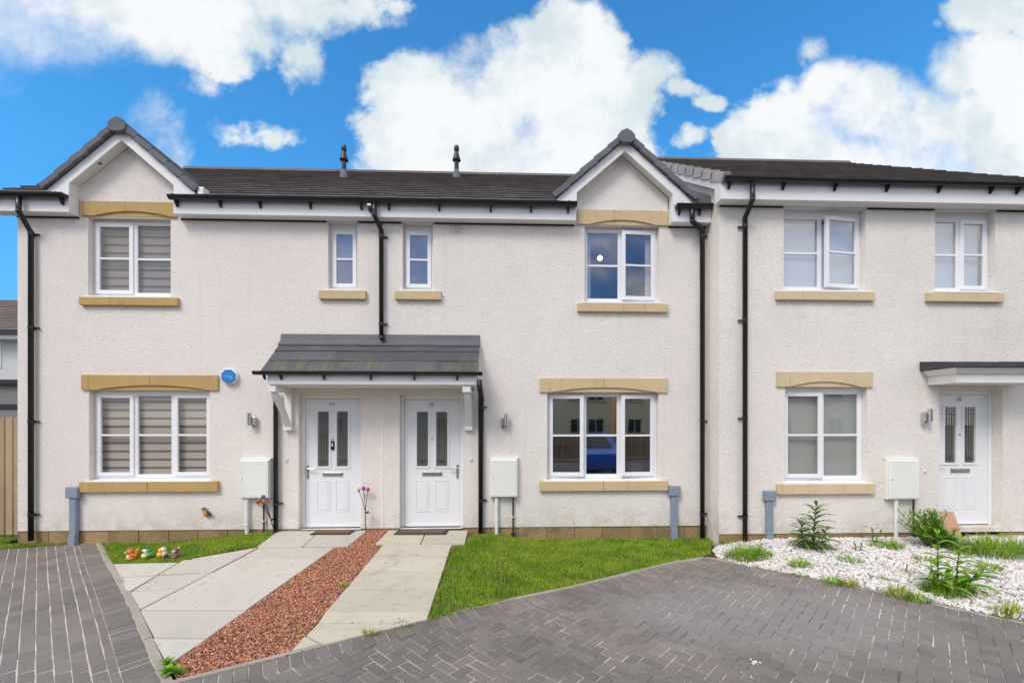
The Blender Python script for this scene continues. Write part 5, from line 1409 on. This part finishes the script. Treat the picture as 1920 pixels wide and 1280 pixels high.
def animal(px, py, label, name, parts):
    x, y, z = G(px, py); z += .015; t = thing(name, (x, y, z), label, 'ornament', 'garden animal ornaments in a row')
    for pn, mat, lst in parts:
        m = MB()
        for dx, dy, dz, r in lst:
            r = r if isinstance(r, tuple) else (r, r, r); k_ = .84
            m.ball((x + dx * k_, y + dy * k_, z + dz * k_), tuple(q * k_ for q in r), 14, 9)
        m.build(pn, mat, t, smooth=True)
animal(247, 1050, 'orange squirrel ornament with bushy tail, first in the row', 'squirrel_ornament', [
    ('body', 'ceramic_orange', [(0, 0, .055, (.055, .05, .055)), (.005, -.02, .02, (.06, .055, .025)), (-.025, -.01, .115, (.048, .044, .045)), (-.005, 0, .155, (.014, .01, .022)), (-.045, 0, .155, (.014, .01, .022))]),
    ('tail', 'ceramic_orange', [(.07, .01, .06, (.03, .03, .05)), (.082, .01, .115, (.035, .03, .045)), (.092, .01, .145, (.030, .026, .024))]),
    ('muzzle', 'ceramic_cream', [(-.060, -.022, .108, (.026, .024, .024)), (-.02, -.05, .05, (.026, .012, .035))]),
    ('eye', 'ceramic_navy', [(-.035, -.050, .125, .012)])])
animal(275, 1049, 'green and yellow blue-tit ornament, second in the row', 'bird_ornament', [
    ('body', 'ceramic_green', [(.012, .01, .06, (.060, .055, .055)), (.006, .01, .13, (.046, .044, .042))]),
    ('breast', 'ceramic_yellow', [(-.012, -.018, .05, (.052, .045, .042))]),
    ('face', 'ceramic_white', [(-.016, -.015, .118, (.044, .038, .036))]),
    ('eye', 'ceramic_navy', [(-.022, -.050, .122, (.017, .010, .015)), (.0, .012, .160, (.042, .036, .018))]),
    ('tail', 'ceramic_navy', [(.090, .02, .035, (.030, .022, .022))])])
animal(304, 1048, 'amber-breasted robin ornament with grey wing, third in the row', 'bird_ornament', [
    ('body', 'ceramic_cream', [(.012, .01, .058, (.058, .053, .052)), (.006, .01, .125, (.048, .044, .044))]),
    ('breast', 'ceramic_amber', [(-.014, -.017, .062, (.050, .044, .048)), (-.016, -.012, .118, (.042, .036, .038))]),
    ('eye', 'ceramic_navy', [(-.034, -.042, .128, .011)]),
    ('wing', 'ceramic_grey', [(.062, -.005, .045, (.030, .036, .036)), (.086, .01, .030, (.030, .022, .022))])])
animal(330, 1047, 'brown rabbit-like ornament with pink muzzle, last in the row', 'animal_ornament', [
    ('body', 'ceramic_brown', [(0, .0, .045, (.050, .045, .048)), (-.01, -.02, .02, (.05, .045, .022)), (0, -.005, .115, (.042, .040, .040)), (-.03, .005, .150, (.014, .010, .020))]),
    ('muzzle', 'ceramic_pink', [(-.006, -.038, .105, (.028, .020, .020))]),
    ('ear', 'ceramic_pink', [(.040, .0, .150, (.020, .010, .013))]),
    ('eye', 'ceramic_navy', [(-.024, -.040, .128, .008), (.014, -.042, .128, .008)])])

def solar_flower(base, heads, panel, label):
    t = thing('solar_flower', base, label, 'garden light', 'solar flower lights')
    st = MB(); top = Vector(panel)
    st.tube([base, tuple(top)], .007, 8)
    for hx, hz, mat in heads: st.tube([tuple(top), (hx * .4 + top.x * .6, base[1], top.z + (hz - top.z) * .5), (hx, base[1], hz - .02)], .0045, 6)
    st.build('stems', 'black_plastic', t)
    for hx, hz, mat in heads:
        h = MB(); h.ball((hx, base[1] - .005, hz + .012), (.030, .028, .028), 12, 8); h.build('flower', mat, t, smooth=True)
        c = MB(); c.lathe([(.004, -.04), (.010, -.03), (.022, -.008)], (hx, base[1], hz), 10); c.build('calyx', 'grey_plastic', t)
    p = MB(); p.box(top.x - .0, top.x + .055, base[1] - .02, base[1] + .02, top.z - .015, top.z + .012); p.build('solar_panel', 'camera_black', t, bevel=.004)
Y_ = -.10
pt = lambda px, py: W(px, py, Y_)
x, z = pt(686, 995); solar_flower((x, Y_, .17), [(pt(673, 918)[0], pt(673, 918)[1], 'flower_yellow'), (pt(682, 916)[0], pt(682, 916)[1], 'flower_purple'), (pt(690, 918)[0], pt(690, 918)[1], 'flower_red')], (pt(685, 960)[0], Y_, pt(685, 960)[1]), 'solar flower stake with yellow, purple and red heads between the doors')
x, z = pt(518, 1004); solar_flower((x, Y_, .08), [(pt(494, 932)[0], pt(494, 932)[1], 'flower_purple'), (pt(484, 941)[0], pt(484, 941)[1], 'flower_red'), (pt(488, 937)[0], pt(488, 937)[1], 'flower_green'), (pt(495, 940)[0], pt(495, 940)[1], 'flower_orange')], (pt(508, 973)[0], Y_, pt(508, 973)[1]), 'solar flower stake leaning by the left downpipe below the meter box')
# board leaning against the right-hand door
Yb = D3 - .03; x0, z0 = W(1760, 1001, Yb); x1, z1 = W(1788, 959, Yb + .1); z0 = .1
m = MB(); a0, a1, a2 = XW(1761, Yb), XW(1795, Yb), XW(1786, Yb + .12)
m.add([(a0, Yb - .05, z0), (a1 + .03, Yb - .05, z0), (a2, Yb + .10, z1), (a0 + .0, Yb + .10, z1), (a0, Yb - .02, z0), (a1 + .03, Yb - .02, z0), (a2, Yb + .13, z1), (a0, Yb + .13, z1)], [(0, 1, 2, 3), (4, 7, 6, 5), (0, 4, 5, 1), (1, 5, 6, 2), (2, 6, 7, 3), (3, 7, 4, 0)])
tag(m.build('leaning_board', 'terracotta_board', None, bevel=.004, origin=(a0, Yb, z0)), 'pinkish-brown board leaning against the right-hand door', 'board')
# droppings and bits of leaf on the paving
def splat(px, py, s, n, mat, label, name, cat):
    x, y, z = G(px, py); m = MB()
    for k in range(n):
        a = random.uniform(0, 6.28); d = random.uniform(0, s) ** 1.0; r = random.uniform(.25, 1) * s * .35
        m.ball((x + math.cos(a) * d * 1.5, y + math.sin(a) * d * 1.2, z + .003), (r * random.uniform(.8, 1.6), r, .004), 8, 4)
    tag(m.build(name, mat, None, smooth=True, origin=(x, y, z)), label, cat)
random.seed(5)
splat(1416, 1241, .035, 9, 'dropping', 'white bird dropping on the right drive near the bottom edge', 'bird_dropping', 'dropping')
splat(1409, 1270, .014, 3, 'dropping', 'tiny white speck of bird dropping below the larger one', 'bird_dropping', 'dropping')

# ------------------------------------------------------------------ left background
fx0, fx1 = -10.4, X0 - .02; fy = .45; ft = ZW(20, 782, fy)
t = thing('wooden_fence', ((fx0 + fx1) / 2, fy, 0), 'tall wooden board fence at the left edge of the end house', 'fence')
m = MB(); x = fx1 - .012; random.seed(2)
while x > fx0: 
    m.box(x - .105, x, fy - .012, fy + .008, .04, ft + random.uniform(-.006, .006)); x -= .125
m.build('boards', 'timber', t, bevel=.003)
m = MB()
for z in (.35, 1.0, 1.65): m.box(fx0, fx1, fy + .0085, fy + .05, z - .04, z + .04)
m.build('rails', 'timber', t)
for x in (-10.3, -9.0): p = MB(); p.box(x - .05, x + .05, fy + .0505, fy + .14, 0, ft + .02); p.build('post', 'timber', t, bevel=.005)
# grey garden shed
sx0, sx1, sy = -16.0, -9.3, 5.0; zt = ZW(15, 712, sy)
sh = thing('garden_shed', (-12.5, sy, 0), 'grey shed with a dark flat roof behind the wooden fence', 'shed')
m = MB(); m.box(sx0, sx1, sy, sy + 3, 0, zt - .12); m.build('wall', 'grey_wall', sh)
m = MB(); m.box(sx0 - .1, sx1 + .1, sy - .12, sy + 3.1, zt - .1195, zt); m.build('roof', 'black_rubber', sh)
m = MB(); zz = ZW(15, 762, sy); m.box(sx0 - .02, sx1 + .02, sy - .04, sy - .002, zz - .05, zz + .06); m.build('rail', 'black_plastic', sh)
# neighbouring house beyond
nh = thing('neighbour_house', (-18, 10, 0), 'distant pale house with brown tiled roof at the far left edge', 'house')
ny_ = 9.9; nz = ZW(15, 628, 9.5)
m = MB(); m.box(-27, -12, ny_, ny_ + 9, 0, nz); m.build('wall', 'pale_wall', nh)
m = MB(); NT = (ZW(15, 563, ny_ + 4.75) - nz - .16) / 5.2; L = 5.2 * math.hypot(1, NT); roof_tiles(m, -27.3, -11.8, ny_ - .45, nz + .16, NT, L, .3, .345, None); r = m.build('roof', 'brown_tile', nh, recalc=False)
f = MB(); f.quad((-27.3, ny_ - .4, nz + .16), (-11.8, ny_ - .4, nz + .16), (-11.8, ny_ + 4.75, nz + .14 + 5.15 * NT), (-27.3, ny_ + 4.75, nz + .14 + 5.15 * NT)); f.quad((-27.3, ny_ + 4.75, nz + .14 + 5.15 * NT), (-11.8, ny_ + 4.75, nz + .14 + 5.15 * NT), (-11.8, ny_ + 9.4, nz + .1), (-27.3, ny_ + 9.4, nz + .1)); f.build('felt', 'dark_gap', r, recalc=False)
m = MB(); m.box(-27.2, -11.9, ny_ - .4, ny_ - .002, nz - .12, nz + .1); m.build('fascia', 'white_paint', nh)
m = MB(); m.box(-27.3, -11.8, ny_ - .52, ny_ - .402, nz + .02, nz + .13); m.build('gutter', 'black_plastic', nh)
wx = W(3, 700, ny_)[0]; w0, w1 = ZW(2, 690, ny_), ZW(2, 640, ny_)
wf = MB(); frame_ring(wf, wx - 1.2, wx, w0, w1, ny_ - .03, ny_ - .001, .07); wo = wf.build('window', 'upvc', nh)
p = MB(); p.box(wx - 1.14, wx - .06, ny_ - .02, ny_ - .012, w0 + .06, w1 - .06); p.build('pane', 'glass_upper', wo)

# ------------------------------------------------------------------ across the street (seen only in the window panes)
def street_house(x0, x1, y, wallm, label, roofm='brown_tile', face=1):
    t = thing('street_house', ((x0 + x1) / 2, y, 0), label, 'house', 'houses across the street')
    m = MB(); m.box(x0, x1, y - 8, y, 0, 5.2); m.build('wall', wallm, t)
    m = MB(); m.prismx([(y + .35, 5.12), (y - 4, 7.9), (y - 8.35, 5.12)], x0 - .2, x1 + .2); m.build('roof', roofm, t)
    m = MB(); m.box(x0 - .1, x1 + .1, y + .002, y + .3, 4.95, 5.13); m.build('fascia', 'white_paint', t)
    n = int((x1 - x0) / 2.6)
    for k in range(n):
        cx = x0 + (k + .5) * (x1 - x0) / n
        for z in (.95, 3.45):
            f = MB(); frame_ring(f, cx - .6, cx + .6, z, z + 1.15, y + .003, y + .05, .08); f.box(cx - .03, cx + .03, y + .003, y + .045, z + .08, z + 1.07); w = f.build('window', 'stone_mid', t)
            g = MB(); g.box(cx - .55, cx + .55, y + .006, y + .012, z + .05, z + 1.1); g.build('pane', 'camera_black', w)
            s = MB(); s.box(cx - .75, cx + .75, y + .004, y + .07, z - .14, z - .002); s.build('sill', 'stone_mid', w)
street_house(-16, -3, -27, 'cream_render', 'cream house across the street mirrored in the left windows')
street_house(-1.5, 9, -27, 'tan_render', 'tan house across the street mirrored in the open window')
street_house(10.5, 26, -25, 'tan_render', 'second tan house across the street mirrored in the right panes')
t = thing('street_fence', (4, -15, 0), 'brown picket fence across the street mirrored in the open window', 'fence')
m = MB(); x = -12.0
while x < 20: m.box(x, x + .11, -15.02, -15, 0, 1.25); x += .13
m.build('boards', 'fence_brown', t)
def car(cx, cy, ang, paint, label):
    t = thing('parked_car', (cx, cy, 0), label, 'car')
    T = Matrix.Translation((cx, cy, 0)) @ Matrix.Rotation(ang, 4, 'Z')
    prof = [(-2.1, .35), (-2.12, .62), (-2.0, .86), (-1.25, .98), (-.55, 1.40), (.7, 1.46), (1.55, 1.05), (2.0, .95), (2.12, .6), (2.08, .32)]
    def loft(prof, ws):
        m = MB(); n = len(prof); rings = []
        for w, sc in ws: rings.append([(x, w, .35 + (z - .35) * sc) for x, z in prof])
        vs = [p for r in rings for p in r]; fs = [tuple(range(n)), tuple((len(ws) - 1) * n + i for i in range(n))[::-1]]
        for k in range(len(ws) - 1):
            for i in range(n): fs.append((k * n + i, (k + 1) * n + i, (k + 1) * n + (i + 1) % n, k * n + (i + 1) % n))
        return m.add(vs, fs)
    m = loft(prof, [(-.84, .88), (-.78, 1), (.78, 1), (.84, .88)]); m.transform(T); m.build('body', paint, t, bevel=.05)
    m = MB(); m.prism([(-1.05, 1.0), (-.5, 1.34), (.66, 1.39), (1.3, 1.05)], -.835, -.80); m.prism([(-1.05, 1.0), (-.5, 1.34), (.66, 1.39), (1.3, 1.05)], .80, .835); m.transform(T); m.build('side_windows', 'camera_black', t)
    m = MB(); m.quad((-1.22, -.66, 1.012), (-1.22, .66, 1.012), (-.62, .58, 1.375), (-.62, -.58, 1.375)); m.transform(T); m.build('windscreen', 'camera_black', t, recalc=False)
    for a in (-1.3, 1.32):
        for b_ in (-.80, .80):
            w = MB(); w.tube([(a, b_ - .1, .32), (a, b_ + .1, .32)], .32, 20); w.transform(T); wo = w.build('wheel', 'tyre', t)
            h = MB(); h.tube([(a, b_ - .105, .32), (a, b_ + .105, .32)], .2, 14); h.transform(T); h.build('rim', 'steel', wo)
car(3.15, -8.5, R(-90), 'car_blue', 'blue car parked beside the photographer, mirrored in the open window')

# ------------------------------------------------------------------ sky
w = bpy.data.worlds.new('World'); scene.world = w; w.use_nodes = True; nt = w.node_tree
bg = nt.nodes['Background']; bg.inputs['Strength'].default_value = .1
SUN_EL, SUN_AZ = R(48), R(215)      # from the south-west, behind the photographer's left shoulder
sky = nd(nt, 'ShaderNodeTexSky', sky_type='NISHITA'); sky.sun_disc = False; sky.sun_elevation = SUN_EL; sky.sun_rotation = SUN_AZ
sky.air_density = 1.0; sky.dust_density = .3; sky.ozone_density = 3.0
tc = nd(nt, 'ShaderNodeTexCoord'); D = tc.outputs['Generated']
sp = nd(nt, 'ShaderNodeSeparateXYZ'); lk(nt, D, sp.inputs[0])
# directions of the northern sky on a plane through Y=1, so each cloud bank has its own bearing and height
yy = mth(nt, 'MAXIMUM', sp.outputs[1], .05)
cb = nd(nt, 'ShaderNodeCombineXYZ'); lk(nt, mth(nt, 'DIVIDE', sp.outputs[0], yy), cb.inputs[0]); lk(nt, mth(nt, 'DIVIDE', sp.outputs[2], yy), cb.inputs[1])
P = cb.outputs[0]
def skyp(px, py):
    u = (px - CXP) / F; v = (HZ - py) / F; dx = FW[0] + u * RT[0]; dy = FW[1] + u * RT[1]; return dx / dy, v / dy
CL = [(60, 10, 360, 105, 1), (330, 35, 240, 85, 1), (405, 85, 75, 62, 1), (560, 10, 90, 42, .9), (572, 95, 48, 52, .42), (250, 0, 420, 70, 1), (720, 5, 50, 16, .3),
      (278, 228, 40, 48, .46), (312, 280, 40, 62, .36), (482, 243, 70, 24, .34), (380, 165, 40, 22, .22),
      (880, 240, 185, 130, 1), (1000, 165, 165, 110, 1), (1085, 75, 90, 85, .9), (1140, 185, 100, 105, .85), (775, 165, 85, 75, .8), (800, 275, 110, 80, 1), (1050, 285, 185, 90, 1), (1215, 130, 62, 40, .45), (1268, 165, 40, 18, .26), (950, 335, 260, 75, 1),
      (1500, 240, 130, 85, 1), (1395, 258, 62, 40, .7), (1640, 210, 140, 85, 1), (1560, 180, 90, 55, .9), (1750, 240, 150, 90, 1), (1850, 115, 90, 62, .9), (1850, 30, 90, 48, .85), (1800, 140, 70, 62, .9), (1900, 220, 110, 120, .9), (1650, 305, 310, 75, 1), (1930, 20, 70, 60, .9), (2050, 150, 140, 160, 1),
      (1526, 105, 34, 32, .40), (1470, 150, 40, 20, .3), (1297, 258, 32, 18, .32), (1320, 190, 26, 16, .3), (1760, 45, 20, 14, .3),
      (-300, 80, 300, 130, 1), (-120, 300, 70, 40, .5), (2400, 330, 240, 120, 1)]
nz1 = nd(nt, 'ShaderNodeTexNoise'); nz1.inputs['Scale'].default_value = 4.5; nz1.inputs['Detail'].default_value = 4; lk(nt, P, nz1.inputs['Vector'])
wv = nd(nt, 'ShaderNodeVectorMath', operation='SUBTRACT'); lk(nt, nz1.outputs['Color'], wv.inputs[0]); wv.inputs[1].default_value = (.5, .5, .5)
wp_ = nd(nt, 'ShaderNodeVectorMath', operation='MULTIPLY_ADD'); lk(nt, wv.outputs[0], wp_.inputs[0]); wp_.inputs[1].default_value = (.11, .11, 0); lk(nt, P, wp_.inputs[2]); PW = wp_.outputs[0]
cur = None
for px, py, rx, ry, wgt in CL:
    a, b_ = skyp(px, py); s = nd(nt, 'ShaderNodeVectorMath', operation='SUBTRACT'); lk(nt, PW, s.inputs[0]); s.inputs[1].default_value = (a, b_, 0)
    q = scalev(nt, s.outputs[0], (F / rx / 1.15, F / ry / 1.15, 0)); d = nd(nt, 'ShaderNodeVectorMath', operation='DOT_PRODUCT'); lk(nt, q, d.inputs[0]); lk(nt, q, d.inputs[1])
    v = mth(nt, 'MULTIPLY_ADD', d.outputs['Value'], -wgt, wgt)
    cur = v if cur is None else mth(nt, 'SMOOTH_MAX', cur, v, .12)
fb = noise(nt, P, 6.5, 11, .66, .35)
fine = noise(nt, P, 22, 6, .65, .2)
den = mth(nt, 'ADD', mth(nt, 'MULTIPLY', cur, 1.5), mth(nt, 'MULTIPLY_ADD', fb, 1.8, -.92))
den = mth(nt, 'ADD', den, mth(nt, 'MULTIPLY_ADD', fine, 1.1, -.55))
wid = mth(nt, 'MULTIPLY_ADD', ramp(nt, noise(nt, P, 2.3, 3, .5), .40, .64), 1.25, .45)
spp = nd(nt, 'ShaderNodeSeparateXYZ'); lk(nt, P, spp.inputs[0])
wid = mth(nt, 'ADD', wid, mth(nt, 'MULTIPLY', ramp(nt, spp.outputs[0], -.55, -.85), .8))
nm = nd(nt, 'ShaderNodeMapRange'); nm.interpolation_type = 'SMOOTHSTEP'; nm.inputs[1].default_value = -.12; lk(nt, wid, nm.inputs[2]); lk(nt, den, nm.inputs[0]); northmask = nm.outputs[0]
# the rest of the dome: broken cloud, mostly white towards the south
dd = nd(nt, 'ShaderNodeVectorMath', operation='DISTANCE'); lk(nt, D, dd.inputs[0]); dd.inputs[1].default_value = (.25, -.94, .23)
d3 = nd(nt, 'ShaderNodeVectorMath', operation='DISTANCE'); lk(nt, D, d3.inputs[0]); d3.inputs[1].default_value = (.62, -.74, .26)
clr = mth(nt, 'SUBTRACT', ramp(nt, dd.outputs['Value'], .42, .2), ramp(nt, d3.outputs['Value'], .34, .16))
rest = ramp(nt, mth(nt, 'MULTIPLY_ADD', clr, -.16, noise(nt, D, 2.6, 7, .6, .4)), .38, .60)
side = ramp(nt, sp.outputs[1], .22, .42)
mx = nd(nt, 'ShaderNodeMix'); lk(nt, side, mx.inputs[0]); lk(nt, rest, mx.inputs[2]); lk(nt, northmask, mx.inputs[3]); cover = mx.outputs[0]
cover = mth(nt, 'MULTIPLY', cover, .97)
tint = mixc(nt, 1.0, sky.outputs[0], mixc(nt, side, (.72, 1.06, 1.45), (.50, 1.44, 1.84)), 'MULTIPLY')
shade = ramp(nt, mth(nt, 'ADD', noise(nt, P, 3.2, 6, .6), mth(nt, 'MULTIPLY', den, -.06)), .36, .56)
cw = mixc(nt, shade, (7.0, 7.15, 7.2), (5.0, 5.8, 6.1))
bw = mixc(nt, noise(nt, D, 2.0, 4), (9.6, 9.3, 9.0), (12.6, 12.2, 11.8))
cc = mixc(nt, side, bw, cw)
lowk = ramp(nt, sp.outputs[2], .02, .42)
tint = mixc(nt, lowk, mixc(nt, 1.0, tint, (.85, .60, .56), 'MULTIPLY'), tint)
fin = mixc(nt, cover, tint, cc)
lk(nt, fin, bg.inputs['Color'])

# ------------------------------------------------------------------ sun and camera
L = bpy.data.lights.new('sun', 'SUN'); L.energy = 1.6; L.angle = R(22); L.color = (1, .93, .84)
so = bpy.data.objects.new('sun', L); col.objects.link(so)
dirv = Vector((math.sin(SUN_AZ) * math.cos(SUN_EL), math.cos(SUN_AZ) * math.cos(SUN_EL), math.sin(SUN_EL)))
so.rotation_euler = dirv.to_track_quat('Z', 'Y').to_euler(); so.location = (0, -10, 20)
cam = bpy.data.cameras.new('camera'); cam.sensor_width = 36; cam.lens = 36 * F / 1920; cam.shift_y = (HZ - 640) / 1920; cam.clip_end = 2000; cam.clip_start = .05
co = bpy.data.objects.new('camera', cam); col.objects.link(co); co.location = CAM; co.rotation_euler = (R(90), 0, -PHI); scene.camera = co
scene.view_settings.view_transform = 'Standard'; scene.view_settings.look = 'None'; scene.view_settings.exposure = .46; scene.view_settings.gamma = 1
scene.render.engine = 'CYCLES'; scene.cycles.use_denoising = True; scene.cycles.max_bounces = 7; scene.cycles.transparent_max_bounces = 12
